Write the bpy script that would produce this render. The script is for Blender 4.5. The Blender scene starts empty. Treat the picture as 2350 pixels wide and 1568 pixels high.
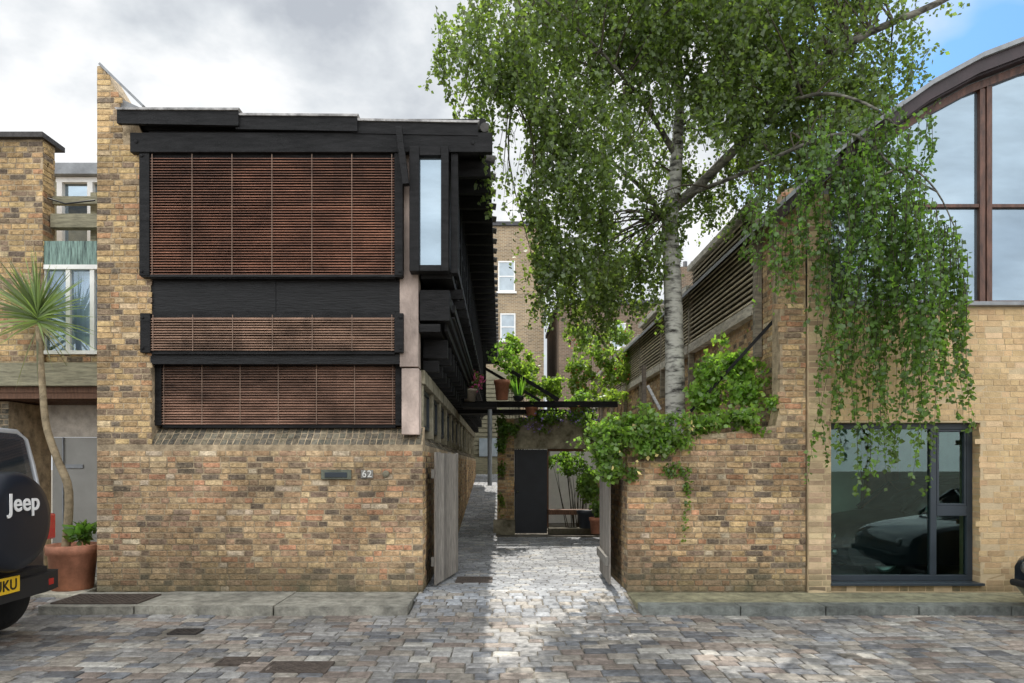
import bpy, math, random
import numpy as np
from mathutils import Vector, Matrix, Euler, noise
random.seed(3); rng=np.random.default_rng(3)
# survey helpers: metres from measured bearings, d = true distance of the surface
F=1566.7; CH=1.6; CX=1150; HY=1070
def X(px,d=8.7): return (px-CX)*d/F
def Z(py,d=8.7): return CH+(HY-py)*d/F
S=bpy.context.scene; COL=S.collection
# ------------------------------------------------------------ materials
def M(name,col=(.5,.5,.5),rough=.8,var=.2,scale=5,bump=.15,bscale=40,stretch=(1,1,1),metal=0,attr=False,spec=.4,col2=None,lo=.3,hi=.7,moss=0,coat=0,smear=None,big=0,sm=.45):
    m=bpy.data.materials.new(name); m.use_nodes=True; nt=m.node_tree; N=nt.nodes; L=nt.links
    p=N['Principled BSDF']; p.inputs['Roughness'].default_value=rough; p.inputs['Metallic'].default_value=metal
    p.inputs['Specular IOR Level'].default_value=spec; p.inputs['Coat Weight'].default_value=coat
    tc=N.new('ShaderNodeTexCoord'); mp=N.new('ShaderNodeMapping'); mp.inputs['Scale'].default_value=stretch
    L.new(tc.outputs['Object'],mp.inputs[0])
    n=N.new('ShaderNodeTexNoise'); n.inputs['Scale'].default_value=scale; n.inputs['Detail'].default_value=3.5; n.inputs['Roughness'].default_value=.65
    L.new(mp.outputs[0],n.inputs[0])
    r=N.new('ShaderNodeValToRGB'); r.color_ramp.elements[0].position=lo; r.color_ramp.elements[1].position=hi
    a=[c*(1-var) for c in col]; b=col2 if col2 else [c*(1+var) for c in col]
    r.color_ramp.elements[0].color=(*a,1); r.color_ramp.elements[1].color=(*b,1)
    L.new(n.outputs[0],r.inputs[0]); out=r.outputs[0]
    def mul(a_,b_):
        mx=N.new('ShaderNodeMix'); mx.data_type='RGBA'; mx.blend_type='MULTIPLY'; mx.inputs[0].default_value=1
        L.new(a_,mx.inputs[6]); L.new(b_,mx.inputs[7]); return mx.outputs[2]
    if attr:
        at=N.new('ShaderNodeAttribute'); at.attribute_name='Col'; out=mul(at.outputs['Color'],out)
    if big:
        n4=N.new('ShaderNodeTexNoise'); n4.inputs['Scale'].default_value=1.1; n4.inputs['Detail'].default_value=3; L.new(tc.outputs['Object'],n4.inputs[0])
        m4=N.new('ShaderNodeMapRange'); m4.inputs[1].default_value=.34;m4.inputs[2].default_value=.66;m4.inputs[3].default_value=1-big; m4.inputs[4].default_value=1+big*.5; L.new(n4.outputs[0],m4.inputs[0]); out=mul(out,m4.outputs[0])
    if smear:
        n5=N.new('ShaderNodeTexNoise'); n5.inputs['Scale'].default_value=26; n5.inputs['Detail'].default_value=3; n5.inputs['Roughness'].default_value=.7; L.new(tc.outputs['Object'],n5.inputs[0])
        m5=N.new('ShaderNodeMapRange'); m5.inputs[1].default_value=.52;m5.inputs[2].default_value=.72;m5.inputs[3].default_value=0;m5.inputs[4].default_value=sm; L.new(n5.outputs[0],m5.inputs[0])
        mx=N.new('ShaderNodeMix'); mx.data_type='RGBA'; L.new(m5.outputs[0],mx.inputs[0]); L.new(out,mx.inputs[6]); mx.inputs[7].default_value=(*smear,1); out=mx.outputs[2]
    if moss:
        g=N.new('ShaderNodeNewGeometry'); sp=N.new('ShaderNodeSeparateXYZ'); L.new(g.outputs['Position'],sp.inputs[0])
        mr=N.new('ShaderNodeMapRange'); mr.inputs[1].default_value=0; mr.inputs[2].default_value=moss; mr.inputs[3].default_value=1.4; mr.inputs[4].default_value=0
        L.new(sp.outputs[2],mr.inputs[0])
        n3=N.new('ShaderNodeTexNoise'); n3.inputs['Scale'].default_value=3.5; n3.inputs['Detail'].default_value=3; L.new(tc.outputs['Object'],n3.inputs[0])
        mu=N.new('ShaderNodeMath'); mu.operation='MULTIPLY'; L.new(mr.outputs[0],mu.inputs[0]); L.new(n3.outputs[0],mu.inputs[1])
        mx2=N.new('ShaderNodeMix'); mx2.data_type='RGBA'; L.new(mu.outputs[0],mx2.inputs[0]); L.new(out,mx2.inputs[6]); mx2.inputs[7].default_value=(.10,.095,.06,1); out=mx2.outputs[2]
    L.new(out,p.inputs['Base Color'])
    if bump:
        n2=N.new('ShaderNodeTexNoise'); n2.inputs['Scale'].default_value=bscale; n2.inputs['Detail'].default_value=2.5
        L.new(mp.outputs[0],n2.inputs[0]); bp=N.new('ShaderNodeBump'); bp.inputs['Strength'].default_value=bump; bp.inputs['Distance'].default_value=.02
        L.new(n2.outputs[0],bp.inputs['Height']); L.new(bp.outputs[0],p.inputs['Normal'])
    return m
def leafmat(name,trans=.45):
    m=bpy.data.materials.new(name); m.use_nodes=True; nt=m.node_tree; N=nt.nodes; L=nt.links; N.clear()
    o=N.new('ShaderNodeOutputMaterial'); at=N.new('ShaderNodeAttribute'); at.attribute_name='Col'
    d=N.new('ShaderNodeBsdfDiffuse'); gl=N.new('ShaderNodeBsdfGlossy'); gl.inputs['Roughness'].default_value=.38; gl.inputs[0].default_value=(.9,.95,.9,1)
    m0=N.new('ShaderNodeMixShader'); m0.inputs[0].default_value=.07; L.new(d.outputs[0],m0.inputs[1]); L.new(gl.outputs[0],m0.inputs[2])
    t=N.new('ShaderNodeBsdfTranslucent'); mx=N.new('ShaderNodeMixShader'); mx.inputs[0].default_value=trans
    hs=N.new('ShaderNodeMix'); hs.data_type='RGBA'; hs.blend_type='MULTIPLY'; hs.inputs[0].default_value=1; hs.inputs[7].default_value=(2.8,3.0,1.2,1)
    L.new(at.outputs['Color'],d.inputs[0]); L.new(at.outputs['Color'],hs.inputs[6]); L.new(hs.outputs[2],t.inputs['Color'])
    L.new(m0.outputs[0],mx.inputs[1]); L.new(t.outputs[0],mx.inputs[2]); L.new(mx.outputs[0],o.inputs[0]); return m
def glassmat(name,tint=(.6,.7,.68),refl=.35,rough=.0):
    m=bpy.data.materials.new(name); m.use_nodes=True; nt=m.node_tree; N=nt.nodes; L=nt.links; N.clear()
    o=N.new('ShaderNodeOutputMaterial'); t=N.new('ShaderNodeBsdfTransparent'); t.inputs[0].default_value=(*tint,1)
    g=N.new('ShaderNodeBsdfGlossy'); g.inputs['Roughness'].default_value=rough; g.inputs[0].default_value=(.75,.85,.85,1)
    lw=N.new('ShaderNodeLayerWeight'); lw.inputs[0].default_value=.3; ma=N.new('ShaderNodeMath'); ma.operation='ADD'; ma.inputs[1].default_value=refl; ma.use_clamp=True
    tc=N.new('ShaderNodeTexCoord'); n=N.new('ShaderNodeTexNoise'); n.inputs['Scale'].default_value=1.2; bp=N.new('ShaderNodeBump'); bp.inputs['Strength'].default_value=.03
    L.new(tc.outputs['Object'],n.inputs[0]); L.new(n.outputs[0],bp.inputs['Height']); L.new(bp.outputs[0],g.inputs['Normal'])
    mx=N.new('ShaderNodeMixShader'); L.new(lw.outputs['Fresnel'],ma.inputs[0]); L.new(ma.outputs[0],mx.inputs[0]); L.new(t.outputs[0],mx.inputs[1]); L.new(g.outputs[0],mx.inputs[2]); L.new(mx.outputs[0],o.inputs[0]); return m
def brickshader(name,c1,c2,mort):
    m=bpy.data.materials.new(name); m.use_nodes=True; nt=m.node_tree; N=nt.nodes; L=nt.links; p=N['Principled BSDF']; p.inputs['Roughness'].default_value=.9
    tc=N.new('ShaderNodeTexCoord'); sp=N.new('ShaderNodeSeparateXYZ'); L.new(tc.outputs['Object'],sp.inputs[0]); ad=N.new('ShaderNodeMath'); L.new(sp.outputs[0],ad.inputs[0]); L.new(sp.outputs[1],ad.inputs[1])
    cb=N.new('ShaderNodeCombineXYZ'); L.new(ad.outputs[0],cb.inputs[0]); L.new(sp.outputs[2],cb.inputs[1])
    b=N.new('ShaderNodeTexBrick'); b.inputs['Scale'].default_value=1; b.inputs['Brick Width'].default_value=.225; b.inputs['Row Height'].default_value=.075; b.inputs['Mortar Size'].default_value=.011
    b.inputs['Color1'].default_value=(*c1,1); b.inputs['Color2'].default_value=(*c2,1); b.inputs['Mortar'].default_value=(*mort,1); L.new(cb.outputs[0],b.inputs[0])
    n=N.new('ShaderNodeTexNoise'); n.inputs['Scale'].default_value=.6; n.inputs['Detail'].default_value=4; L.new(tc.outputs['Object'],n.inputs[0])
    mr=N.new('ShaderNodeMapRange'); mr.inputs[3].default_value=.5; mr.inputs[4].default_value=1.4; L.new(n.outputs[0],mr.inputs[0])
    mx=N.new('ShaderNodeMix'); mx.data_type='RGBA'; mx.blend_type='MULTIPLY'; mx.inputs[0].default_value=1; L.new(b.outputs[0],mx.inputs[6]); L.new(mr.outputs[0],mx.inputs[7]); L.new(mx.outputs[2],p.inputs[0]); return m

m_brick=M('brick',(1,1,1),.92,.48,15,.7,50,attr=True,spec=.2,moss=.5,lo=.28,hi=.7,smear=(.44,.34,.21),big=.38)
m_brickn=M('brick_new',(1,1,1),.92,.18,9,.35,55,attr=True,spec=.2,moss=.4,lo=.25,hi=.72,big=.10)
m_mort=M('mortar',(.40,.31,.20),.95,.45,9,.7,70,moss=.5,big=.4)
m_mortn=M('mortar_new',(.54,.42,.26),.95,.15,6,.3,60)
m_sett=M('sett',(1,1,1),.6,.42,16,.5,60,attr=True,spec=.4,big=.3)
m_bed=M('bedding',(.16,.145,.12),.95,.5,5,.6,50)
m_stone=M('kerbstone',(.27,.26,.22),.85,.45,7,.6,45,attr=True,big=.35)
m_black=M('black_timber',(.006,.006,.0063),.6,.5,4,.5,30,(1,1,6),spec=.22,col2=(.017,.0165,.017))
m_ply=M('black_ply',(.0045,.0045,.005),.5,.4,5,.4,14,(.5,.5,5),spec=.25,col2=(.012,.012,.0125))
m_slat=M('blind_slat',(1,1,1),.5,.5,2.2,.1,30,(1,1,2),attr=True,spec=.4)
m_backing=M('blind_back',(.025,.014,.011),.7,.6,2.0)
m_conc=M('concrete',(.44,.35,.30),.9,.38,3.5,.5,40,(1,1,.5),big=.4)
m_conc2=M('mossy_concrete',(.20,.18,.11),.95,.45,4,.5,40,col2=(.42,.38,.28),big=.3)
m_iron=M('iron',(.05,.045,.042),.6,.4,10,.4,30,metal=.3)
m_rust=M('rusty_iron',(.085,.067,.055),.8,.4,10,.4,60)
m_lead=M('lead',(.24,.25,.26),.6,.25,4,.2,20)
m_roofedge=M('roof_edge',(.33,.32,.31),.8,.6,8,.3,30)
m_rend=M('rafter_end',(.10,.095,.09),.8,.5,8,.3,30)
m_greywood=M('weathered_plank',(1,1,1),.85,.4,5,.4,30,(8,8,1),attr=True)
m_fencewood=M('fence_wood',(1,1,1),.9,.45,5,.4,30,(1,1,4),attr=True)
m_door=M('door_paint',(.022,.026,.034),.5,.15,4,.05)
m_greydoor=M('greydoor_paint',(.27,.26,.235),.55,.1,3,.05)
m_plaq=M('plaque',(.20,.19,.17),.6,.2,8,.05)
m_whitew=M('white_paint',(.78,.77,.74),.5,.08,5,.05)
m_curtain=M('curtain',(.62,.68,.80),.8,.2,4,.3,12,(10,1,.4))
m_copper=M('patina_copper',(.05,.09,.08),.6,.5,6,.1,20,(6,6,.7),col2=(.28,.42,.36))
m_oak=M('green_timber',(.25,.23,.155),.85,.4,5,.3,30,(1,1,8))
m_brownwood=M('brown_board',(.14,.07,.04),.7,.4,5,.3,30,(8,1,1))
m_redwood=M('red_timber',(.10,.045,.028),.5,.6,4,.3,30,(4,4,1))
m_darkred=M('dark_fascia',(.03,.016,.018),.5,.3)
m_frost=M('glazing',(.25,.31,.355),.07,.12,1.0,.02,2,(1,1,3),metal=.75,spec=.8)
m_steel=M('dark_frame',(.03,.04,.05),.4,.1,4,0)
m_terra=M('terracotta',(.46,.20,.12),.8,.3,6,.2,big=.15)
m_palepot=M('pale_pot',(.42,.37,.31),.8,.25,8,.2)
m_pale=M('pale_letter',(.62,.61,.57),.5,.05,5,0)
m_darkpot=M('dark_pot',(.03,.035,.045),.5)
m_leaf=leafmat('leaf',.5)
m_twig=M('twig',(.05,.04,.025),.8,bump=0)
m_bark=M('birch_bark',(.06,.055,.05),.8,.2,3,.6,9,(1.5,1.5,5),col2=(.50,.49,.44),lo=.36,hi=.56,big=.2)
m_barkd=M('birch_bark_upper',(.04,.036,.028),.85,.3,3,.6,12,(1.5,1.5,4),col2=(.19,.18,.145),lo=.38,hi=.62)
m_barkg=M('grey_bark',(.27,.21,.13),.9,.4,10,.6,30)
m_paint=M('car_paint_dark',(.008,.011,.02),.28,.05,3,0,coat=1,spec=.6)
m_paint2=M('car_paint_soft',(.007,.009,.015),.35,.05,3,0,coat=0,spec=.15)
m_hard=M('hardtop_paint',(.03,.033,.04),.25,.05,3,0,coat=1,spec=.6)
m_cloth=M('cover_vinyl',(.010,.013,.021),.4,.1,3,.03,200)
m_plastic=M('black_plastic',(.015,.015,.016),.6,.1,3,.05,200)
m_tyre=M('rubber',(.012,.012,.012),.85,.2,5,.3,60)
m_rim=M('rim_metal',(.3,.3,.31),.35,.1,5,0,metal=.8)
m_edge=M('painted_reflection',(.45,.46,.48),.3,.1,5,0,metal=.3)  # pale colour painted in for light reflected on the car corner
m_red=M('red_lens',(.4,.01,.012),.15,.1,5,0,spec=.7,coat=1)
m_yellow=M('plate_yellow',(.75,.47,.02),.4,.03,5,0)
m_white=M('white_letter',(.8,.8,.8),.4,.03,5,0)
m_blackp=M('black_letter',(.01,.01,.01),.5,.03,5,0)
m_brass=M('letterbox_metal',(.13,.14,.11),.5,.3,12,.1,metal=.5)
m_interior=M('interior_plaster',(.62,.64,.62),.9,.1,2,0)
m_intfloor=M('interior_floor',(.08,.17,.15),.5,.2,2,0)
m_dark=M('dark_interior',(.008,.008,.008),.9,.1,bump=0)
m_slate=M('slate',(.06,.06,.065),.7,.3,6,.3)
m_far1=brickshader('far_brick',(.36,.25,.14),(.20,.14,.085),(.44,.38,.28))
m_far2=brickshader('far_brick_brown',(.19,.125,.08),(.10,.07,.045),(.25,.20,.15))
m_glass=glassmat('window_glass',(.74,.90,.85),.015)
m_glassw=glassmat('window_glass_clear',(.88,.92,.97),.06)
m_glassd=M('dark_window',(.02,.025,.03),.06,.1,2,0,spec=1)
m_glassd2=M('dark_car_window',(.01,.012,.014),.1,.1,2,0,spec=.4)
m_glassl=M('sky_glass',(.36,.42,.46),.12,.15,2,0,spec=.8)
m_flower=M('petal',(1,1,1),.6,.1,5,0,attr=True)
# ------------------------------------------------------------ mesh builder
class MB:
    def __init__(s): s.v=[];s.f=[];s.m=[];s.c=[];s.s=[]
    def add(s,vs,fs,m=0,c=(1,1,1),sm=False):
        o=len(s.v); s.v.extend([tuple(q) for q in vs])
        for f in fs: s.f.append([i+o for i in f]); s.m.append(m); s.c.append(c); s.s.append(sm)
    def box(s,x0,x1,y0,y1,z0,z1,m=0,c=(1,1,1)):
        if x0>x1:x0,x1=x1,x0
        if z0>z1:z0,z1=z1,z0
        if y0>y1:y0,y1=y1,y0
        s.add([(x0,y0,z0),(x1,y0,z0),(x1,y1,z0),(x0,y1,z0),(x0,y0,z1),(x1,y0,z1),(x1,y1,z1),(x0,y1,z1)],
          [(0,3,2,1),(4,5,6,7),(0,1,5,4),(1,2,6,5),(2,3,7,6),(3,0,4,7)],m,c)
        return s
    def beam(s,a,b,w,h,m=0,c=(1,1,1)):
        a=Vector(a);b=Vector(b);t=(b-a).normalized(); up=Vector((0,0,1)) if abs(t.z)<.95 else Vector((0,1,0))
        r=t.cross(up).normalized()*w/2; u=r.cross(t).normalized()*h/2
        vs=[a-r-u,a+r-u,a+r+u,a-r+u,b-r-u,b+r-u,b+r+u,b-r+u]
        s.add(vs,[(0,1,2,3),(7,6,5,4),(0,4,5,1),(1,5,6,2),(2,6,7,3),(3,7,4,0)],m,c); return s
    def prism(s,poly,ax,a0,a1,m=0,c=(1,1,1),sm=False):
        n=len(poly)
        f={'y':lambda p,a:(p[0],a,p[1]),'x':lambda p,a:(a,p[0],p[1]),'z':lambda p,a:(p[0],p[1],a)}[ax]
        vs=[f(p,a0) for p in poly]+[f(p,a1) for p in poly]
        s.add(vs,[tuple(range(n)),tuple(range(2*n-1,n-1,-1))],m,c)
        s.add(vs,[(i,(i+1)%n,(i+1)%n+n,i+n) for i in range(n)],m,c,sm); return s
    def tube(s,pts,rad,n=8,m=0,c=(1,1,1),cap=True):
        pts=[Vector(p) for p in pts]
        if not hasattr(rad,'__len__'): rad=[rad]*len(pts)
        o=len(s.v); ref=Vector((.13,.97,.2)) 
        for i,p in enumerate(pts):
            t=(pts[min(i+1,len(pts)-1)]-pts[max(i-1,0)]).normalized()
            if abs(t.dot(ref))>.95: ref=Vector((.97,.1,.2))
            a=t.cross(ref).normalized(); b=t.cross(a)
            for k in range(n):
                an=2*math.pi*k/n; s.v.append(tuple(p+(a*math.cos(an)+b*math.sin(an))*rad[i]))
        for i in range(len(pts)-1):
            for k in range(n):
                s.f.append([o+i*n+k,o+i*n+(k+1)%n,o+(i+1)*n+(k+1)%n,o+(i+1)*n+k]); s.m.append(m);s.c.append(c);s.s.append(True)
        if cap:
            for q in (0,len(pts)-1): s.f.append([o+q*n+k for k in range(n)]); s.m.append(m);s.c.append(c);s.s.append(False)
        return s
    def lathe(s,cen,prof,n=28,m=0,c=(1,1,1),axis='z'):
        cx,cy,cz=cen; o=len(s.v)
        for (r,h) in prof:
            for k in range(n):
                a=2*math.pi*k/n; u,w=r*math.cos(a),r*math.sin(a)
                s.v.append((cx+u,cy+w,cz+h) if axis=='z' else ((cx+h,cy+u,cz+w) if axis=='x' else (cx+u,cy+h,cz+w)))
        for i in range(len(prof)-1):
            for k in range(n):
                s.f.append([o+i*n+k,o+i*n+(k+1)%n,o+(i+1)*n+(k+1)%n,o+(i+1)*n+k]); s.m.append(m);s.c.append(c);s.s.append(True)
        return s
    def make(s,name,mats,parent=None,loc=None,bevel=0):
        base=Vector(parent['_b']) if parent else Vector(loc or (0,0,0))
        me=bpy.data.meshes.new(name)
        me.from_pydata([(a-base.x,b-base.y,c-base.z) for a,b,c in s.v],[],s.f)
        for m in mats: me.materials.append(m)
        me.polygons.foreach_set('material_index',s.m); me.polygons.foreach_set('use_smooth',s.s)
        at=me.attributes.new('Col','FLOAT_COLOR','FACE')
        arr=np.ones((len(s.f),4),np.float32); arr[:,:3]=np.array(s.c,np.float32); at.data.foreach_set('color',arr.ravel())
        me.update(); o=bpy.data.objects.new(name,me); COL.objects.link(o); o['_b']=tuple(base)
        if parent: o.parent=parent
        else: o.location=base
        if bevel:
            b=o.modifiers.new('bevel','BEVEL'); b.width=bevel; b.segments=2; b.limit_method='ANGLE'
        return o
def tag(o,label,cat,group=None):
    o['label']=label;o['category']=cat
    if group:o['group']=group
    return o
def thing(name,label,cat,loc,group=None):
    e=bpy.data.objects.new(name,None); COL.objects.link(e); e.location=loc; e['_b']=tuple(loc); e.empty_display_size=.2
    return tag(e,label,cat,group)
def text(body,name,size,ext,loc,rot,mat,parent,offset=0,align='CENTER',sp=1):
    cu=bpy.data.curves.new('t','FONT'); cu.body=body; cu.size=size; cu.extrude=ext; cu.offset=offset; cu.align_x=align; cu.align_y='CENTER'; cu.space_character=sp
    t=bpy.data.objects.new('t',cu); COL.objects.link(t); dg=bpy.context.evaluated_depsgraph_get()
    me=bpy.data.meshes.new_from_object(t.evaluated_get(dg)); bpy.data.objects.remove(t)
    me.transform(Matrix.Translation(Vector(loc)-Vector(parent['_b']))@Euler(rot).to_matrix().to_4x4())
    me.materials.clear(); me.materials.append(mat)
    o=bpy.data.objects.new(name,me); COL.objects.link(o); o.parent=parent; return o
def soft(pal,f):
    t=sum(p[0] for p in pal); mn=[sum(p[0]*p[1][i] for p in pal)/t for i in range(3)]
    return [(p[0],tuple(p[1][i]*(1-f)+mn[i]*f for i in range(3))) for p in pal]
OLD=soft([(24,(.49,.34,.17)),(14,(.56,.41,.23)),(14,(.39,.25,.135)),(6,(.46,.24,.13)),(9,(.38,.25,.155)),(8,(.18,.135,.10)),(5,(.09,.08,.07)),(12,(.31,.215,.125)),(4,(.58,.48,.34))],.2)
RED=soft([(26,(.49,.34,.185)),(12,(.55,.41,.235)),(16,(.41,.27,.15)),(10,(.49,.245,.14)),(9,(.40,.255,.165)),(8,(.19,.14,.105)),(5,(.10,.088,.075)),(11,(.32,.22,.135)),(4,(.57,.47,.34))],.2)
YEL=soft([(24,(.54,.38,.19)),(16,(.49,.33,.165)),(14,(.38,.25,.13)),(6,(.44,.24,.13)),(10,(.21,.155,.11)),(5,(.12,.10,.085)),(6,(.60,.46,.28))],.14)
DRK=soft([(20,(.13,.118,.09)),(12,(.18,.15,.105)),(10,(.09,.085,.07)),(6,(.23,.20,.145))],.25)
NEW=soft([(30,(.63,.45,.25)),(20,(.59,.41,.22)),(12,(.52,.36,.195)),(4,(.45,.30,.17)),(6,(.67,.50,.30))],.25)
def bricks(mb,O,U,V,N,w,h,pal,mi=1,clip=None,bl=.212,bh=.062,jt=.013,proud=.005,var=.2,jit=.004,bond=True):
    O=Vector(O);U=Vector(U).normalized();V=Vector(V).normalized();N=Vector(N).normalized()
    ws=[p[0] for p in pal];cs=[p[1] for p in pal]
    R=random.random
    for r in range(int(h/(bh+jt))):
        v0=r*(bh+jt)+jt*.5; u=-(.16 if r%2 else 0)+ (R()-.5)*.02; k=0
        while u<w:
            L=(bl if (k+r)%2==0 else bl/2-.004) if bond else bl
            if bond and R()<.1: L=bl*(.55+.3*R())
            a=max(u,0);b=min(u+L,w)
            if b-a>.025 and (clip is None or clip((a+b)/2,v0+bh/2)):
                c=random.choices(cs,ws)[0]; g=1+(R()-.5)*2*var; c=(c[0]*g,c[1]*g*(1+(R()-.5)*.06),c[2]*g)
                pr=proud+(R()-.5)*.007; J=lambda:(R()-.5)*2*jit
                q=[(a,v0),(b,v0),(b,v0+bh),(a,v0+bh)]
                vs=[O+U*(x+J())+V*(y+J())+N*-.004 for x,y in q]
                vs+=[O+U*(x+(jit if x==a else -jit)+J())+V*(y+(jit if y==v0 else -jit)+J())+N*(pr+J()*.4) for x,y in q]
                mb.add(vs,[(4,5,6,7),(0,1,5,4),(1,2,6,5),(2,3,7,6),(3,0,4,7)],mi,c)
            u+=L+jt;k+=1
def setts(mb,x0,x1,y0,y1,zf,rh,l0,l1,pal,gap=.014,mi=0,wob=.03,keep=None,th=.003,tl=.012,hv=.36):
    ws=[p[0] for p in pal];cs=[p[1] for p in pal]; R=random.random; y=y0
    while y<y1:
        h=rh*(1-hv/2+hv*R()); x=x0-R()*l1
        while x<x1:
            l=l0+(l1-l0)*R()
            if x+l>x0 and x<x1 and (keep is None or keep(x+l/2,y+h/2)):
                yo=wob*(noise.noise(Vector((x*.5,y*.15,0)))) ; g=.8+.4*R(); c=random.choices(cs,ws)[0]; c=tuple(q*g for q in c)
                J=lambda s=.006:(R()-.5)*2*s
                q=[(max(x,x0),y),(min(x+l,x1),y),(min(x+l,x1),y+h-gap),(max(x,x0),y+h-gap)]; dz=J(th)
                A=[];B=[];C=[]
                mxx=(q[0][0]+q[1][0])/2; mxy=(q[0][1]+q[2][1])/2; tx,ty=J(tl),J(tl)
                for (a,b) in q:
                    a+=J(.007);b+=J(.006)
                    z=zf(a,b)+dz+(a-mxx)*tx+(b-mxy)*ty
                    ia=a+(.016 if a<mxx else -.016)+J(.003); ib=b+(.014 if b<mxy else -.014)+J(.003)
                    A.append((a,b+yo,z-.05));B.append((a,b+yo,z-.008));C.append((ia,ib+yo,z))
                mb.add(A+B+C,[(8,9,10,11),(4,5,9,8),(5,6,10,9),(6,7,11,10),(7,4,8,11),(0,1,5,4),(1,2,6,5),(2,3,7,6),(3,0,4,7)],mi,c,False)
            x+=l+gap
        y+=h
def leaves(mb,P,size,col,mat=0,down=.6,var=.5,wid=.42,yel=.2):
    P=np.asarray(P,float); n=len(P)
    if n==0:return
    a=rng.normal(size=(n,3)); a/=np.linalg.norm(a,axis=1)[:,None]; a[:,2]-=down; a/=np.linalg.norm(a,axis=1)[:,None]
    b=np.cross(a,rng.normal(size=(n,3))); b/=np.linalg.norm(b,axis=1)[:,None]
    sz=size*(.6+.8*rng.random(n))[:,None]; a*=sz; b*=sz*wid
    V=np.stack([P,P+a*.42+b,P+a,P+a*.42-b],1).reshape(-1,3)
    o=len(mb.v); mb.v.extend(map(tuple,V.tolist()))
    idx=(np.arange(n*4).reshape(n,4)+o).tolist(); mb.f.extend(idx); mb.m.extend([mat]*n); mb.s.extend([False]*n)
    g=(1-var/2+var*rng.random(n))[:,None]; C=np.array(col)[None,:]*g; y=(rng.random(n)*yel)[:,None]
    C=C*(1-y)+np.array((.2,.21,.04))*y; mb.c.extend(map(tuple,C.tolist()))
def inblob(bl,n,shell=.45,thr=None,fr=1.6,seed=0):
    bl=[(X(b[0],b[2]),b[2],Z(b[1],b[2]),b[3]*b[2]/F,b[5],b[4]*b[2]/F) for b in bl]
    w=np.array([b[3]*b[4]*b[5] for b in bl]); w/=w.sum(); out=[]
    while len(out)<n:
        b=bl[rng.choice(len(bl),p=w)]; d=rng.normal(size=3); d/=np.linalg.norm(d); r=rng.random()**shell
        p=Vector((b[0]+d[0]*r*b[3],b[1]+d[1]*r*b[4],b[2]+d[2]*r*b[5]))
        if thr is not None and noise.noise(p*fr+Vector((seed,7,3)))<thr: continue
        out.append(p)
    return out
# ------------------------------------------------------------ ground
g=MB(); g.add([(-200,-200,-.114),(200,-200,-.114),(200,300,-.114),(-200,300,-.114)],[(0,1,2,3)])
o=g.make('ground',[m_bed]); o['kind']='structure'
GR=soft([(20,(.265,.258,.245)),(14,(.215,.21,.205)),(14,(.29,.26,.22)),(10,(.255,.21,.175)),(8,(.125,.13,.14)),(6,(.35,.335,.30)),(6,(.205,.165,.14)),(5,(.165,.175,.19))],.12)
BL=soft([(20,(.28,.29,.305)),(14,(.22,.23,.245)),(10,(.36,.37,.375)),(5,(.39,.37,.33))],.25)
st=MB()
covers=[(X(612,5.7),X(745,5.7),5.64,5.90),(X(505,5.9),X(575,5.9),5.88,6.04),(X(398,7.0),X(450,7.0),6.95,7.1)]
def keep(x,y):
    return not any(a-.06<x<b+.06 and c-.05<y<d+.05 for a,b,c,d in covers)
setts(st,-13,13,1.5,7.74,lambda x,y:-.1+.012*noise.noise(Vector((x*.4,y*.6,0))),.155,.12,.29,GR,keep=keep,wob=.18,th=.003)
setts(st,-13,-5.32,7.74,8.6,lambda x,y:-.1+.07*max(0,y-7.74),.125,.12,.22,GR,wob=0)
o=st.make('street',[m_sett]); o['kind']='structure'
dr=MB()
def zd(x,y): return -.1+.1*min(1,max(0,(y-7.76)/.95)) if y<8.75 else (0 if y<15.5 or x>-.1 else min(1.3,(y-15.5)*.105))
setts(dr,-1.05,1.56,7.76,8.72,zd,.125,.12,.2,GR[:3]+BL[:2],wob=.0)
setts(dr,-1.0,3.8,8.74,15.4,zd,.108,.19,.22,BL,wob=.0,th=.0015,gap=.012,tl=.008,hv=.1)
setts(dr,-1.0,-.12,15.5,28,zd,.115,.17,.23,BL,wob=.0,th=.002,hv=.1)
dr.add([(-1.05,7.75,-.112),(1.62,7.75,-.112),(1.62,8.72,-.013),(-1.05,8.72,-.013)],[(0,1,2,3)],1)
dr.add([(-1.1,8.72,-.013),(3.9,8.72,-.013),(3.9,15.5,-.013),(-1.1,15.5,-.013)],[(0,1,2,3)],1)
dr.add([(-1.1,15.5,-.013),(-.1,15.5,-.013),(-.1,28,1.297),(-1.1,28,1.297)],[(0,1,2,3)],1)
dr.add([(-.1,15.5,-.013),(3.9,15.5,-.013),(3.9,24,-.013),(-.1,24,-.013)],[(0,1,2,3)],1)
o=dr.make('courtyard_paving',[m_sett,m_bed]); o['kind']='structure'
pv=MB()
x=-5.3
for L in (1.1,1.6,1.54):
    ys=7.78+random.random()*.02
    pv.prism([(x+.006,ys+.01),(x+L*.5,ys-.008),(x+L-.012,ys+.006),(x+L-.006,8.69),(x,8.69)],'z',-.12,-.006+random.random()*.01,0,(1+.25*random.random(),)*3); x+=L
pv.box(-12,-5.32,8.55,10.6,-.12,-.005,0,(1.6,1.55,1.45))
x=1.60
while x<12:
    L=.95+.2*random.random(); g_=.6+.25*random.random()
    pv.prism([(x+.004,7.78),(x+L-.008,7.775),(x+L-.008,8.02),(x+.004,8.025)],'z',-.12,0,0,(g_*.9,g_,g_*1.08)); x+=L
pv.box(1.6,12,8.032,8.69,-.12,-.006,0,(.95,.93,.70))
o=pv.make('pavement',[m_stone],bevel=.012); o['kind']='structure'
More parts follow.
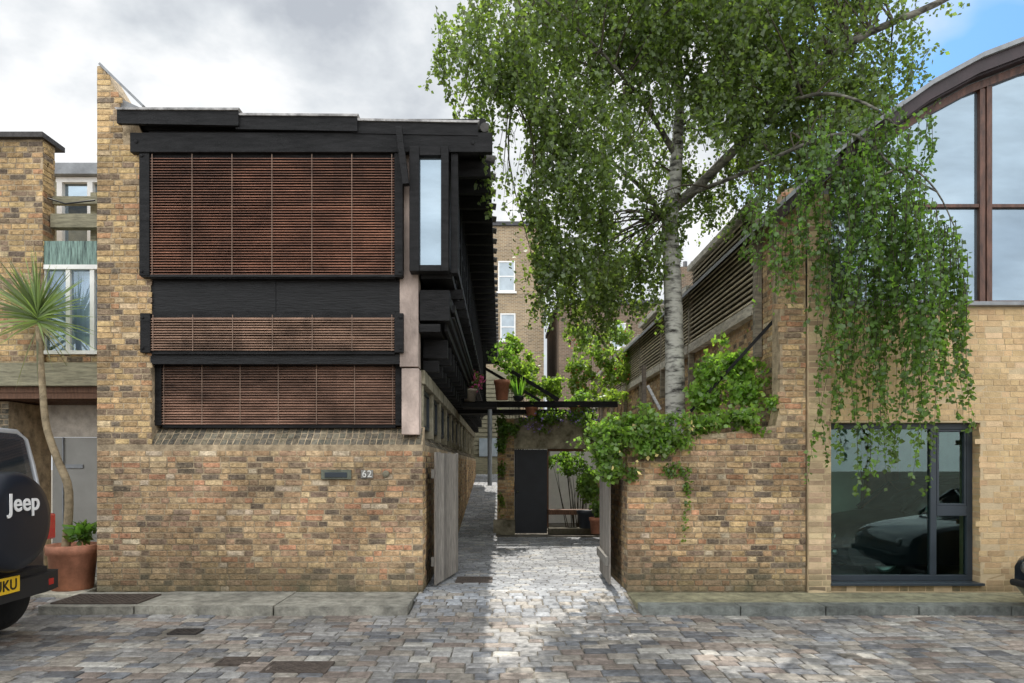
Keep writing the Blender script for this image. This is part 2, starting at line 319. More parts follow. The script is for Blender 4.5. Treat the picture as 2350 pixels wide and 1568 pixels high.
def cover(a,b,c,d,z,mat,label):
    k=MB(); k.box(a,b,c,d,z-.03,z,0); nx=int((b-a)/.035); ny=max(2,int((d-c)/.035))
    for i in range(nx):
        for j in range(ny):
            if (i+j)%2==0: k.box(a+.015+i*(b-a-.03)/nx,a+.008+(i+1)*(b-a-.03)/nx-.004,c+.015+j*(d-c-.03)/ny,c+.008+(j+1)*(d-c-.03)/ny-.004,z+.001,z+.005,0)
    k.box(a-.03,a-.004,c-.03,d+.03,z-.04,z+.003);k.box(b+.004,b+.03,c-.03,d+.03,z-.04,z+.003);k.box(a-.003,b+.003,c-.03,c-.004,z-.04,z+.003);k.box(a-.003,b+.003,d+.004,d+.03,z-.04,z+.003)
    tag(k.make('manhole_cover',[mat],loc=((a+b)/2,(c+d)/2,z)),label,'manhole cover')
cover(*covers[0],-.096,m_rust,'rusty rectangular iron cover set in the street setts')
cover(*covers[1],-.096,m_rust,'small brown iron cover in the street setts')
cover(*covers[2],-.096,m_iron,'small square iron cover near the kerb')
cover(-5.2,-4.25,7.95,8.45,.012,m_rust,'large worn iron inspection cover in the pavement')
cover(-.6,-.15,9.4,9.8,.008,m_rust,'dark iron cover in the courtyard paving')
# ------------------------------------------------------------ main house
H=thing('brick_house','old brick and black timber mews house with slatted blinds','house',(-3,8.7,0))
w=MB()
w.box(-5.15,-1.0,8.7,8.95,-.1,1.87,0)
bricks(w,(-5.15,8.7,0),(1,0,0),(0,0,1),(0,-1,0),4.15,1.87,RED)
w.prism([(8.7,1.87),(8.95,1.87),(8.95,2.11)],'x',-4.5,-1.0,0)
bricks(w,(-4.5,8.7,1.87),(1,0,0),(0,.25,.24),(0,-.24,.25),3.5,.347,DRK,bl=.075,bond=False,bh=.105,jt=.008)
w.box(-1.22,-1.0,8.96,27,-.1,1.87,0)
bricks(w,(-1.0,8.7,0),(0,1,0),(0,0,1),(1,0,0),18,1.87,OLD)
w.prism([(-1.0,1.87),(-1.22,2.11),(-1.22,1.87)],'y',8.96,27,0)
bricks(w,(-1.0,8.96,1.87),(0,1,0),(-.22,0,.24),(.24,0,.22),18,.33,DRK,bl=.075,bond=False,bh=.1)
pp=[(-5.15,1.87),(X(345),1.87),(X(345),Z(345)),(X(300),Z(250)),(X(272),Z(250)),(X(272),Z(215)),(X(233),Z(150)),(-5.15,Z(152))]
w.prism(pp,'y',8.702,9.1,0)
def pclip(u,v):
    x=-5.15+u; z=1.87+v
    if z<Z(345): return x<X(345)
    if z<Z(250): return x<X(300)
    return x<X(233)+(X(275)-X(233))*min(1,(Z(150)-z)/.36)
bricks(w,(-5.15,8.7,1.875),(1,0,0),(0,0,1),(0,-1,0),.70,4.85,YEL,clip=pclip)
w.box(-5.15,-4.85,9.1,26,0,5.9,0)
w.make('wall',[m_mort,m_brick],H)
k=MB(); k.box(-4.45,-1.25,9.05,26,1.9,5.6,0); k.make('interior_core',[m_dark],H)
k=MB(); k.beam((X(228),8.72,Z(146)),(X(328),8.72,Z(243)),.06,.03); k.prism([(X(272),Z(222)),(X(325),Z(246)),(X(272),Z(246))],'y',8.75,8.77); k.make('flashing',[m_lead],H)
r=MB(); r.box(-4.86,-.2,8.75,26,5.9,6.05,0); r.make('roof',[m_black],H)
fs=MB()
for (a,b,t1,t2,bt,dy) in [(268,547,247,248,288,0),(541,820,260,262,301,.03),(808,1097,272,277,311,.06)]:
    d=8.5+dy; q=lambda px:X(px,d); v=lambda py:Z(py,d)
    fs.prism([(q(a),v(bt-5)),(q(b),v(bt)),(q(b),v(t2+6)),(q(a),v(t1+6))],'y',d,d+.05,0)
    fs.prism([(q(a)+.002,v(t1+6)),(q(b)-.002,v(t2+6)),(q(b)+.02,v(t2+1)),(q(a)-.02,v(t1+1))],'y',d-.02,8.95,1)
fs.make('fascia',[m_black,m_roofedge],H,bevel=.005)
tb=MB(); tb.box(X(298,8.57),X(1130,8.57),8.57,8.66,Z(349,8.57),Z(304,8.57),0); tb.box(X(345),X(1100),8.66,8.78,Z(352),Z(304),0)
tb.beam((X(915,8.46),8.46,Z(293,8.46)),(X(932,8.46),8.46,Z(425,8.46)),.08,.09); tb.tube([(X(1112,8.6),8.6,Z(292,8.6)),(X(1112,8.75),8.75,Z(292)),(X(1112,8.75),26,Z(292))],.05,10,1)
for xx,zz in ((313,325),(1085,328)): tb.lathe((X(xx,8.57),8.57,Z(zz,8.57)),[(.025,0),(.025,-.012),(0,-.014)],10,0,axis='y')
tb.make('roof_beam',[m_black,m_rend],H,bevel=.006)
rf=MB(); y=9.0
while y<26:
    rf.box(-1.0,-.14,y,y+.09,5.42,5.62); rf.tube([(-.2,y+.045,5.68),(-.08,y+.045,5.66)],.05,8,1); y+=.55
rf.box(-.26,-.22,8.8,26,5.63,5.9); rf.box(-1.0,-.3,8.8,26,5.66,5.7)
rf.make('eave_rafters',[m_black,m_rend],H)
def blind(px0,py0,px1,py1,d,fr,n,base):
    b=MB()
    l,rr,t,bo=fr
    b.box(X(l,d),X(px0,d),d-.03,d+.12,Z(bo,d),Z(t,d));b.box(X(px1,d),X(rr,d),d-.03,d+.12,Z(bo,d),Z(t,d))
    b.box(X(px0,d)+.002,X(px1,d)-.002,d+.02,d+.12,Z(py0,d),Z(t-6,d)); b.box(X(px0,d)+.002,X(px1,d)-.002,d-.0,d+.12,Z(py1,d)-.04,Z(py1,d))
    for xx in (l+6,rr-6):
        for zz in (t+10,bo-10): b.lathe((X(xx,d),d-.03,Z(zz,d)),[(.02,0),(.02,-.012),(0,-.014)],8,0,axis='y')
    b.make('blind_frame',[m_black],H,bevel=.004)
    s=MB(); x0,x1=X(px0,d)+.004,X(px1,d)-.004; z1,z0=Z(py0,d),Z(py1,d); p=(z1-z0)/n
    for i in range(n):
        z=z0+(i+.5)*p; g_=.8+.4*random.random(); seg=9
        xs=np.linspace(x0,x1,seg); dz=[(random.random()-.5)*.0025 for _ in xs]
        ti=.009+random.random()*.004
        for j in range(seg-1):
            g2=g_*(1+.7*noise.noise(Vector((xs[j]*.9,z*1.6,5)))+.1*random.random()); c=tuple(q*g2 for q in base)
            a,bb=xs[j],xs[j+1]; za,zb=z+dz[j],z+dz[j+1]
            s.add([(a,d-.018,za-ti),(bb,d-.018,zb-ti),(bb,d+.018,zb+ti),(a,d+.018,za+ti),(a,d-.018,za-ti+.006),(bb,d-.018,zb-ti+.006),(bb,d+.018,zb+ti+.006),(a,d+.018,za+ti+.006)],[(0,1,5,4),(4,5,6,7),(0,3,2,1),(3,7,6,2)],0,c)
    ns=6
    for j in range(ns+1):
        xx=x0+.03+(x1-x0-.06)*j/ns; s.box(xx-.004,xx+.004,d-.026,d-.021,z0,z1+.03,0,(.20,.13,.09))
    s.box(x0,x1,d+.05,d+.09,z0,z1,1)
    s.make('slatted_blind',[m_slat,m_backing],H)
blind(345,361,906,632,8.62,(322,925,350,634),44,(.205,.092,.056))
blind(347,729,906,806,8.66,(324,926,720,810),13,(.23,.14,.095))
blind(372,841,908,975,8.84,(350,925,832,977),22,(.195,.11,.075))
k=MB(); k.box(X(341),X(632)-.002,8.72,8.9,Z(721),Z(640)); k.box(X(632)+.002,X(917),8.72,8.9,Z(721),Z(640)); k.box(X(345),X(917),8.70,8.9,Z(836),Z(811)); k.box(X(333),X(925),8.60,8.7,Z(641),Z(635));
k.box(X(345),X(917),8.76,9.0,Z(722),Z(722)+.01); k.make('timber_panel',[m_ply],H,bevel=.004)
k=MB(); k.box(X(917),X(960),8.7,8.95,Z(842),Z(352),0); k.box(X(922),X(962),8.68,8.95,2.0,Z(846),0); k.make('concrete_column',[m_conc],H,bevel=.01)
b=MB(); b.box(X(944),X(966),8.5,8.68,Z(632),Z(352));b.box(X(1015),X(1032),8.5,8.68,Z(632),Z(352));b.box(X(966),X(1015),8.51,8.67,Z(372),Z(352));b.box(X(966),X(1015),8.51,8.67,Z(632),Z(618))
b.box(X(1036),X(1052),8.6,8.75,Z(632),Z(360)); fw=b.make('bay_window',[m_black],H,bevel=.006)
k=MB(); k.box(X(966),X(1015),8.58,8.6,Z(618),Z(372)); k.make('window_pane',[m_frost],fw)
c=MB()
c.box(-1.02,-.62,8.7,26,3.99,4.08); c.box(-1.02,-.66,8.72,8.95,4.08,5.42,0)
y=9.2
while y<26: 
    c.box(-.70,-.60,y,y+.1,4.08,5.6); c.box(-1.05,-.52,y+.02,y+.08,3.86,3.985); c.box(-1.05,-.72,y,y+.09,3.05,3.3); c.box(-1.05,-.84,y,y+.09,2.87,3.02); y+=.6
c.box(-.69,-.64,8.96,26,4.08,4.5);c.box(-.68,-.62,8.96,26,4.9,4.96)
c.box(-1.04,-.66,8.72,26,3.46,3.85); c.box(-1.06,-.78,8.74,26,3.32,3.42)
c.box(-.64,-.6,8.8,26,3.5,3.52)
for x,z in [(-.56,4.12),(-.6,3.6),(-.7,3.36)]: c.box(x-.04,x,8.9,26,z,z+.1)
c.make('cantilever_timber',[m_black],H,bevel=.004)
k=MB(); k.box(-.86,-.84,8.97,26,4.5,5.4); k.make('side_glazing',[m_glassd],H)
k=MB(); k.box(-1.24,-1.0,8.95,26,2.68,2.86); y=9.0
while y<26: k.box(-1.2,-1.03,y,y+.14,2.0,2.68); y+=1.3
k.make('concrete_beam',[m_conc2],H,bevel=.01)
y=9.16
while y<25:
    k=MB(); a,b_=y,y+1.12
    k.box(-1.13,-1.08,a,b_,2.12,2.17);k.box(-1.13,-1.08,a,b_,2.62,2.67);k.box(-1.13,-1.08,a,a+.05,2.17,2.62);k.box(-1.13,-1.08,b_-.05,b_,2.17,2.62)
    f=k.make('side_window',[m_steel],H); k=MB(); k.box(-1.11,-1.1,a+.05,b_-.05,2.17,2.62); k.make('window_pane',[m_glassd],f); y+=1.3
k=MB(); k.box(X(738),X(807),8.665,8.70,Z(1100),Z(1078)); k.box(X(747),X(798),8.655,8.664,Z(1096),Z(1084),1); k.make('letterbox',[m_brass,m_steel],H,bevel=.004)
k=MB(); k.box(X(829),X(842),8.675,8.69,Z(1098),Z(1079)); k.box(X(843),X(857),8.675,8.69,Z(1098),Z(1079)); pl=k.make('number_plaque',[m_plaq],H,bevel=.003)
text('62','house_number',.12,.003,(X(843),8.670,Z(1088.5)),(math.pi/2,0,0),m_pale,pl,.0005,sp=1.1)
k=MB(); k.lathe((X(886),8.69,Z(1088)),[(.045,0),(.045,-.015),(.03,-.02),(.012,-.022),(.0,-.022)],20,axis='y'); k.make('doorbell',[m_conc2],H)
k=MB(); k.tube([(X(1124,15),15,Z(1115,15)),(X(1124,15),15,Z(940,15))],.05,10); tag(k.make('drainpipe',[m_lead],loc=(X(1124,15),15,.6)),'grey vertical drainpipe beside the passage','drainpipe')
E=thing('timber_building','dark timber clad building with steps closing the passage','building',(-.5,28,1.3))
k=MB(); k.box(-4,.8,28.2,30,1.0,5.6); 
for i in range(5): k.box(-1.4,.5,27.6+i*.12,28.15,1.28+i*.17-.17,1.28+i*.17,0)
for i in range(18): k.box(-2,.6,28.14,28.19,2.1+i*.18,2.1+i*.18+.15)
k.make('cladding',[m_oak],E)
k=MB(); k.box(-.9,-.1,28.05,28.12,2.0,2.75); k.make('window',[m_glassl],E)
# ------------------------------------------------------------ gates
def gate(name,a,b,z0,z1,label):
    k=MB(); a=Vector(a);b=Vector(b); n=9; t=(b-a); nn=Vector((t.y,-t.x,0)).normalized()
    for i in range(n):
        p=a+t*(i/n); q=a+t*((i+.93)/n); g_=.18+.15*random.random(); h=z1-random.random()*.03; c_=(g_,g_*.91,g_*.80)
        vs=[(p.x,p.y,z0),(q.x,q.y,z0),(q.x,q.y,h),(p.x,p.y,h)]; vs+=[(x+nn.x*.025,y+nn.y*.025,z) for x,y,z in vs]
        k.add(vs,[(0,1,2,3),(7,6,5,4),(0,4,5,1),(1,5,6,2),(2,6,7,3),(3,7,4,0)],0,c_)
    for z in (z0+.3,z1-.3): k.beam(a+Vector((0,0,z))-nn*.022,b+Vector((0,0,z))-nn*.022,.04,.12,0,(.2,.19,.17))
    tag(k.make(name,[m_greywood],loc=(a.x,a.y,z0)),label,'gate',None)
gate('wooden_gate',(-.88,8.98,0),(-.66,10.15,0),.04,1.8,'weathered grey plank gate folded open against brick wall')
gate('wooden_gate',(1.42,9.0,0),(1.47,10.2,0),.04,1.82,'weathered plank gate open beside overgrown brick wall')
# ------------------------------------------------------------ courtyard wall
G=thing('garden_wall','brick garden wall with lintel, dark door and opening','wall',(1.2,16,0))
k=MB(); d=16
xa,xd0,xd1,xo,xe=X(1142,d),X(1180,d),X(1257,d),X(1372,d),3.8
k.box(xa,xd0,d,d+.3,0,2.72); bricks(k,(xa,d,0),(1,0,0),(0,0,1),(0,-1,0),xd0-xa,2.7,YEL)
bricks(k,(xa,d+.3,0),(0,-1,0),(0,0,1),(-1,0,0),.3,2.7,YEL)
k.box(xo,xe,d,d+.3,0,2.72); bricks(k,(xo,d,0),(1,0,0),(0,0,1),(0,-1,0),xe-xo,2.7,OLD)
k.box(xd0+.002,xo-.002,d+.01,d+.3,Z(1030,d),2.72,2)
k.box(xd1+.02,xo,d-.02,d+.3,0,.14,1,(.2,.18,.16)); k.box(xa-.1,xd0+.02,d-.1,d-.02,0,.35,2)
k.make('wall',[m_mort,m_brick,m_conc2],G,bevel=0)
k=MB(); k.box(xd0+.01,xd1-.01,d+.08,d+.13,0.02,Z(1032,d)); k.lathe((xd0+.08,d+.07,1.0),[(.0,-.04),(.025,-.03),(.02,0)],12,1,axis='y'); k.make('door',[m_door,m_brass],G)
k=MB(); k.box(xd1,xo,d+.1,d+.18,Z(1036,d),Z(1029,d));k.box(xd1,xo,d-.25,d+.1,Z(1180,d),Z(1169,d)); k.box(xd1-.01,xd1+.03,d+.1,d+.16,.15,Z(1036,d)-.002); k.make('timber_bench',[m_brownwood],G)
k=MB(); k.box(-.1,3.8,19.2,19.4,0,2.3); tag(k.make('white_wall',[m_whitew],loc=(2,19.2,0)),'pale rendered wall behind the garden shrubs','wall')
B=thing('footbridge','black timber bridge beam with diagonal handrails','bridge',(0.8,15.8,3.0))
k=MB(); k.box(-1.0,X(1416,15.8),15.7,15.85,Z(935,15.8),Z(922,15.8)); k.box(-1.0,X(1300,15.8),15.9,16.4,Z(948,15.8),Z(939,15.8))
k.box(-1.0,-.1,15.0,15.68,2.9,3.0); k.make('deck_beam',[m_black],B)
k=MB(); k.beam((X(1112,15.6),15.6,Z(815,15.6)),(X(1282,15.6),15.6,Z(918,15.6)),.06,.08); k.beam((X(1112,15.6),15.6,Z(845,15.6)),(X(1240,15.6),15.6,Z(920,15.6)),.05,.06)
k.beam((X(1112,15.6),15.6,Z(790,15.6)),(X(1112,15.6),15.6,Z(925,15.6)),.07,.07); k.make('handrail',[m_black],B)
# ------------------------------------------------------------ old wall on the other side of the gate
O_=thing('garden_wall','weathered old brick boundary wall overgrown with climbers','wall',(2.7,8.7,0))
top=[(1.61,1.84),(2.4,1.98),(3.2,2.06),(3.5,2.12),(3.55,2.35),(3.56,4.3),(3.62,5.12)]
k=MB(); poly=[(1.61,-.1)]+top+[(3.88,5.2),(3.88,-.1)]
k.prism(poly,'y',8.7,8.95,0)
def oclip(u,v):
    x=1.61+u; z=v
    if x>3.55+max(0,(z-4.3)*.07): return z<5.15
    for (a,b),(c_,d_) in zip(top,top[1:]):
        if a<=x<=c_ and c_>a: return z<b+(d_-b)*(x-a)/(c_-a)-.02
    return False
bricks(k,(1.61,8.7,0),(1,0,0),(0,0,1),(0,-1,0),2.27,5.15,OLD[:6]+RED[2:],clip=oclip,jit=.006,proud=.009,var=.27)
k.box(1.61,1.84,8.95,10.6,-.1,1.84,0); bricks(k,(1.61,10.6,0),(0,-1,0),(0,0,1),(-1,0,0),1.9,1.84,OLD,jit=.005)
k.make('wall',[m_mort,m_brick],O_)
P_=thing('party_wall','long old brick side wall of the courtyard','wall',(3.9,14,0))
k=MB(); k.box(3.84,3.98,8.96,27,-.1,4.05,0); k.box(3.84,3.98,8.96,10.4,4.05,5.12,0)
bricks(k,(3.84,26,0),(0,-1,0),(0,0,1),(-1,0,0),17,4.05,OLD); bricks(k,(3.84,10.4,4.05),(0,-1,0),(0,0,1),(-1,0,0),1.44,1.07,OLD)
k.make('wall',[m_mort,m_brick],P_)
Fn=thing('slatted_fence','weathered horizontal slat fence on top of brick wall','fence',(3.9,17,4.1))
y=10.0; pi=0
while y<26:
    k=MB(); w_=3.5 if pi==0 else 2.4; hz=(5.5,5.15,5.35,5.1,5.2,5.1)[min(pi,5)]; z0_=4.0
    k.box(3.72,3.82,y,y+.09,3.2,hz,0,(.24,.21,.16)); k.box(3.68,3.86,y+.09,y+w_,hz-.06,hz+.05,0,(.46,.43,.36)); k.box(3.70,3.84,y+.09,y+w_,z0_-.16,z0_,0,(.48,.44,.36))
    n=16
    for i in range(n):
        z=z0_+.04+i*(hz-.1-z0_)/n; g_=.34+.22*random.random(); k.add([(3.72,y+.09,z),(3.72,y+w_,z),(3.76,y+w_,z+.05),(3.76,y+.09,z+.05),(3.735,y+.09,z-.01),(3.735,y+w_,z-.01),(3.775,y+w_,z+.04),(3.775,y+.09,z+.04)],[(0,1,2,3),(4,7,6,5),(0,4,5,1),(2,6,7,3)],0,(g_*1.05,g_*.92,g_*.66))
    k.box(3.79,3.81,y+.09,y+w_,z0_,hz-.07,0,(.08,.07,.045))
    k.make('fence_panel',[m_fencewood],Fn); y+=w_; pi+=1
k=MB(); k.beam((X(1585,9.4),9.4,Z(945,9.4)),(X(1795,9.0),9.0,Z(715,9.0)),.04,.04); tag(k.make('metal_pole',[m_black],loc=(3,9.2,2.4)),'thin dark metal pole leaning up over the wall','pole')
for a_,b_,d_,w_,c_ in (((1478,950),(1478,838),11,.06,(.12,.1,.08)),((1515,940),(1486,885),10.5,.04,(.4,.4,.4))):
    k=MB(); k.beam((X(a_[0],d_),d_,Z(a_[1],d_)),(X(b_[0],d_),d_,Z(b_[1],d_)),w_,w_,0,c_); tag(k.make('garden_stake',[m_fencewood],loc=(X(a_[0],d_),d_,Z(a_[1],d_))),'wooden stake supporting garden plants','stake')
# ------------------------------------------------------------ modern building
R_=thing('modern_house','modern buff brick house with curved metal roof and glazing','house',(6.5,8.7,0))
k=MB()
x0,xw0,xw1,x9=3.9,X(1903),X(2250),10.5; zt=Z(704); zw1=Z(970); zw0=Z(1338)
k.box(x0,xw0,8.7,9.1,-.1,zt,0); k.box(xw1,x9,8.7,9.1,-.1,zt,0); k.box(xw0,xw1,8.7,9.1,zw1,zt,0); k.box(xw0,xw1,8.7,9.1,-.1,zw0,0)
def mclip(u,v):
    x=x0+.29+u; return not (xw0-.01<x<xw1+.03 and zw0-.02<v<zw1+.01)
bricks(k,(x0+.29,8.7,0),(1,0,0),(0,0,1),(0,-1,0),x9-x0-.3,zt-.01,NEW,clip=mclip,var=.1,jit=.001,proud=.003,jt=.010,bh=.065)
bricks(k,(xw1,8.7,zw0),(0,1,0),(0,0,1),(-1,0,0),.2,zw1-zw0,NEW,var=.1,jit=.001,proud=.003)
k.box(x0,x0+.285,8.66,8.7,-.1,5.05,0); bricks(k,(x0,8.66,0),(1,0,0),(0,0,1),(0,-1,0),.285,5.05,[(10,(.54,.41,.25)),(8,(.46,.33,.21)),(3,(.38,.26,.17))],jit=.002,proud=.004)
k.box(x0+.29,x9,8.71,9.1,zt,zt+.002,0)
k.make('wall',[m_mortn,m_brickn],R_)
k=MB(); k.box(X(1902),x9,8.62,8.8,zt,zt+.05); k.make('sill',[m_lead],R_,bevel=.006)
k=MB(); d=8.84
def fr(k,a,b,c,e,t,dd=.07):
    k.box(a,b,d,d+dd,e-t,e);k.box(a,b,d,d+dd,c,c+t);k.box(a,a+t,d,d+dd,c+t,e-t);k.box(b-t,b,d,d+dd,c+t,e-t)
fr(k,xw0+.003,xw1-.003,zw0+.003,zw1-.003,.075); xm=X(2158); k.box(xm-.04,xm+.04,d-.002,d+.07,zw0+.078,zw1-.078); k.box(xm+.042,xw1-.08,d-.004,d+.07,Z(1186),Z(1163)); k.box(xw0-.0,xw1+.02,8.64,8.84,zw0-.03,zw0+.002)
fr(k,xm+.045,xw1-.082,Z(1163)+.002,zw1-.08,.03,.05)
wi=k.make('window',[m_steel],R_,bevel=.004)
k=MB(); k.box(xw0+.078,xm-.04,d+.03,d+.036,zw0+.078,zw1-.078); k.box(xm+.04,xw1-.078,d+.04,d+.046,zw0+.078,Z(1186)); k.box(xm+.07,xw1-.11,d+.042,d+.048,Z(1163)+.03,zw1-.11); k.make('window_pane',[m_glass],wi)
k=MB(); k.box(4.0,10.4,9.11,12.0,-.05,-.01,1); k.box(4.0,10.4,12.0,12.1,0,3.5,0);k.box(4.0,4.1,9.11,12,0,3.5,0);k.box(10.3,10.4,9.11,12,0,3.5,0);k.box(4.0,10.4,9.11,12,3.3,3.4,0)
k.box(5.45,5.95,11.3,11.95,0,2.5,2); k.box(6.1,6.7,11.5,11.95,0,2.4,3); k.box(6.85,7.9,11.4,11.95,0,2.5,2); k.make('room_interior',[m_interior,m_intfloor,m_whitew,m_terra],R_)
cv=[(3.5,4.85),(3.9,5.22),(4.17,5.47),(4.72,5.88),(5.33,6.31),(5.94,6.64),(6.67,6.92),(7.6,7.12),(8.6,7.18),(9.6,7.1),(10.6,6.9)]
def arc(o0,o1,d0,d1,mb,mi,c=cv):
    for (a,za),(b,zb) in zip(c,c[1:]): mb.prism([(a,za+o0),(b,zb+o0),(b,zb+o1),(a,za+o1)],'y',d0,d1,mi)
k=MB(); arc(0,.06,8.4,20,k,0); arc(-.16,-.002,8.46,8.52,k,1); arc(-.18,-.0,8.52,8.7,k,1); k.make('roof',[m_lead,m_darkred],R_)
k=MB(); arc(-.30,-.2,8.68,8.76,k,0,cv[1:])
def ztop(x):
    for (a,za),(b,zb) in zip(cv,cv[1:]):
        if a<=x<=b: return za+(zb-za)*(x-a)/(b-a)-.29
for x in (X(2254),X(2270),8.3,8.4): k.box(x-.035,x+.035,8.69,8.78,zt+.052,ztop(x-.035)-.0)
for a,b in ((4.2,X(2254)-.037),(X(2270)+.037,8.26),(8.44,10.4)): k.box(a,b,8.70,8.77,Z(476),Z(468)); k.box(a,b,8.70,8.77,zt+.052,zt+.08)
gz=k.make('glazing_frame',[m_redwood],R_,bevel=.004)
k=MB()
for a,b in ((4.2,X(2254)-.03),(X(2270)+.03,8.27),(8.43,10.4)):
    k.box(a,b,8.745,8.76,zt+.08,Z(476),0)
    xs=[a]+[q[0] for q in cv if a<q[0]<b]+[b]
    k.prism([(a,Z(468)),(b,Z(468))]+[(x,ztop(x)+.01) for x in reversed(xs)],'y',8.745,8.76,0)
k.make('glass_pane',[m_frost],gz)
k=MB(); k.box(4.1,10.4,8.8,19,3.6,4.9); k.make('upper_core',[m_interior],R_)
# ------------------------------------------------------------ neighbour house
Nb=thing('neighbour_house','yellow brick mews house with timber canopy and white window','house',(-7,9.3,0))
k=MB(); xe=X(98,9.3); q_=9.34
k.box(-12,xe,9.3,9.55,2.9,6.05,0); bricks(k,(-10,9.3,2.95),(1,0,0),(0,0,1),(0,-1,0),xe+10,3.08,YEL); bricks(k,(xe,9.3,2.95),(0,1,0),(0,0,1),(1,0,0),.25,3.08,YEL)
k.box(-12,-4.9,9.62,11,2.9,Z(560,9.4),0); k.box(xe+.01,-4.9,q_+.02,9.6,2.9,Z(808,q_)-.05,0); bricks(k,(xe,q_+.02,2.95),(1,0,0),(0,0,1),(0,-1,0),1.2,.24,YEL)
k.box(-12,X(20,9.5),9.5,10.4,0,2.5,0); bricks(k,(-9,9.5,0),(1,0,0),(0,0,1),(0,-1,0),X(20,9.5)+9,2.5,DRK)
k.box(-12.1,xe+.05,9.22,9.7,6.05,6.12,2)
k.make('wall',[m_mort,m_brick,m_iron],Nb)
k=MB(); k.box(-12,-5.16,9.18,9.28,Z(885,9.18),Z(832,9.18),0); k.box(-12,-5.16,9.281,10.6,2.82,2.88,0); k.box(-12,-5.16,9.281,10.6,2.6,2.68,1)
for i in range(6): k.box(-12,-5.17,9.3+i*.2,9.36+i*.2,2.52,2.6,1)
k.make('canopy',[m_oak,m_brownwood],Nb)
D_=9.9
k=MB(); k.box(X(105,D_),-4.9,D_,D_+.08,Z(1003,D_),Z(930,D_),1); k.box(X(118,D_),-4.9,D_+.02,D_+.08,0,Z(1004,D_),0); k.box(X(150,D_),X(190,D_),D_,D_+.02,Z(1075,D_),Z(1066,D_),2);k.box(X(143,D_),X(146,D_),D_-.01,D_+.02,0,Z(1004,D_),2); k.make('door',[m_greydoor,m_palepot,m_lead],Nb,bevel=.004)
k=MB(); d=q_+.03
a,b,c_,e=X(98,d),-5.1,Z(806,d),Z(612,d)
for xx in (a+.03,a+.37,a+.70,a+1.05): k.box(xx-.03,xx+.03,d-.04,d+.05,c_,e)
k.box(a,b,d-.06,d+.05,c_-.05,c_);k.box(a,b,d-.06,d+.05,e-.05,e+.01); wf=k.make('window',[m_whitew],Nb)
k=MB(); k.box(a,b,d+.12,d+.14,c_,e); k.make('curtain',[m_curtain],wf)
k=MB(); k.box(a,b,d,d+.004,c_,e); k.make('window_pane',[m_glassw],wf)
k=MB(); k.box(a-.02,b,d-.05,d+.1,Z(611,d),Z(556,d)); k.make('copper_panel',[m_copper],Nb)
k=MB(); k.box(xe+.02,-5.1,9.42,9.55,Z(522,9.42),Z(490,9.42)); k.box(xe+.02,-5.1,9.47,9.55,Z(470,9.5),Z(452,9.5)); k.box(X(205,9.6),X(219,9.6),9.62,9.7,Z(556,9.6),Z(440,9.6)); k.make('timber_beams',[m_oak],Nb,bevel=.005)
k=MB(); k.tube([(X(110,9.4),9.4,Z(375,9.4)),(X(100,9.4),9.4,Z(420,9.4)),(X(108,9.4),9.4,Z(455,9.4)),(X(150,9.4),9.4,Z(468,9.4)),(X(218,9.4),9.4,Z(460,9.4))],.012,5); k.make('cable',[m_blackp],Nb)
k=MB(); d=10.6
k.box(X(112,d),-5.0,d-.1,d+.4,Z(405,d),Z(380,d),1); k.box(X(128,d),-5.0,d,d+.1,Z(418,d),Z(406,d))
for a_ in (130,200): k.box(X(a_,d),X(a_+12,d),d,d+.1,Z(560,d),Z(418,d))
k.box(X(100,d),X(128,d),d+.02,d+.1,Z(560,d),Z(405,d),3)
k.box(X(128,d),-5.2,d+.08,d+.1,Z(560,d),Z(405,d),2)
k.make('bay_window',[m_whitew,m_lead,m_frost,m_oak],Nb)
# ------------------------------------------------------------ background houses
def far_house(label,x0,x1,d,z1,wins,mat,loc,facing=1,cap=None):
    h=thing('terraced_house',label,'house',loc)
    k=MB(); d1=d+9*facing; k.box(x0,x1,d,d1,0,z1); k.make('wall',[mat],h)
    k=MB(); s_=facing
    k.box(x0-.1,x1+.15,d-.15*s_,d1,z1,z1+.2,0)
    for cx in (cap or []): k.box(cx-.9,cx+.9,d+1*s_,d+2*s_,z1+.2,z1+2.2,1); [k.tube([(cx-.6+j*.4,d+1.5*s_,z1+2.2),(cx-.6+j*.4,d+1.5*s_,z1+2.6)],.11,8,0) for j in range(4)]
    k.make('roof',[m_slate,mat],h)
    for (a,b,c,e) in wins:
        k=MB(); t=.07
        B_=lambda *q,m=0:k.box(q[0],q[1],d+q[2]*s_,d+q[3]*s_,q[4],q[5],m)
        B_(a,b,-.06,.02,c,c+t);B_(a,b,-.06,.02,e-t,e);B_(a,a+t,-.05,.02,c+t,e-t);B_(b-t,b,-.05,.02,c+t,e-t);B_(a+t,b-t,-.05,.02,(c+e)/2-.03,(c+e)/2+.03); B_(a-.08,b+.08,-.12,0,c-.1,c-.001)
        w_=k.make('window',[m_whitew],h); k=MB(); k.box(a+t,b-t,d-.03*s_,d-.02*s_,c+t,e-t); k.make('window_pane',[m_glassl],w_)
d=35
far_house('tall yellow brick terrace with white sash windows',-7,X(1248,d),d,13.9,[(X(a,d),X(b,d),Z(c,d),Z(e,d)) for a,b,c,e in [(1143,1182,670,600),(1148,1183,782,720),(1040,1080,670,600)]],m_far1,(-1,35,0))
d=34
far_house('brown brick terrace with chimneys behind the tree',X(1283,d),X(1680,d),d,Z(700,d),[(X(a,d),X(b,d),Z(c,d),Z(e,d)) for a,b,c,e in [(1400,1436,800,742),(1500,1536,800,742)]],m_far2,(5,34,0),cap=[X(1600,d),X(1400,d)])
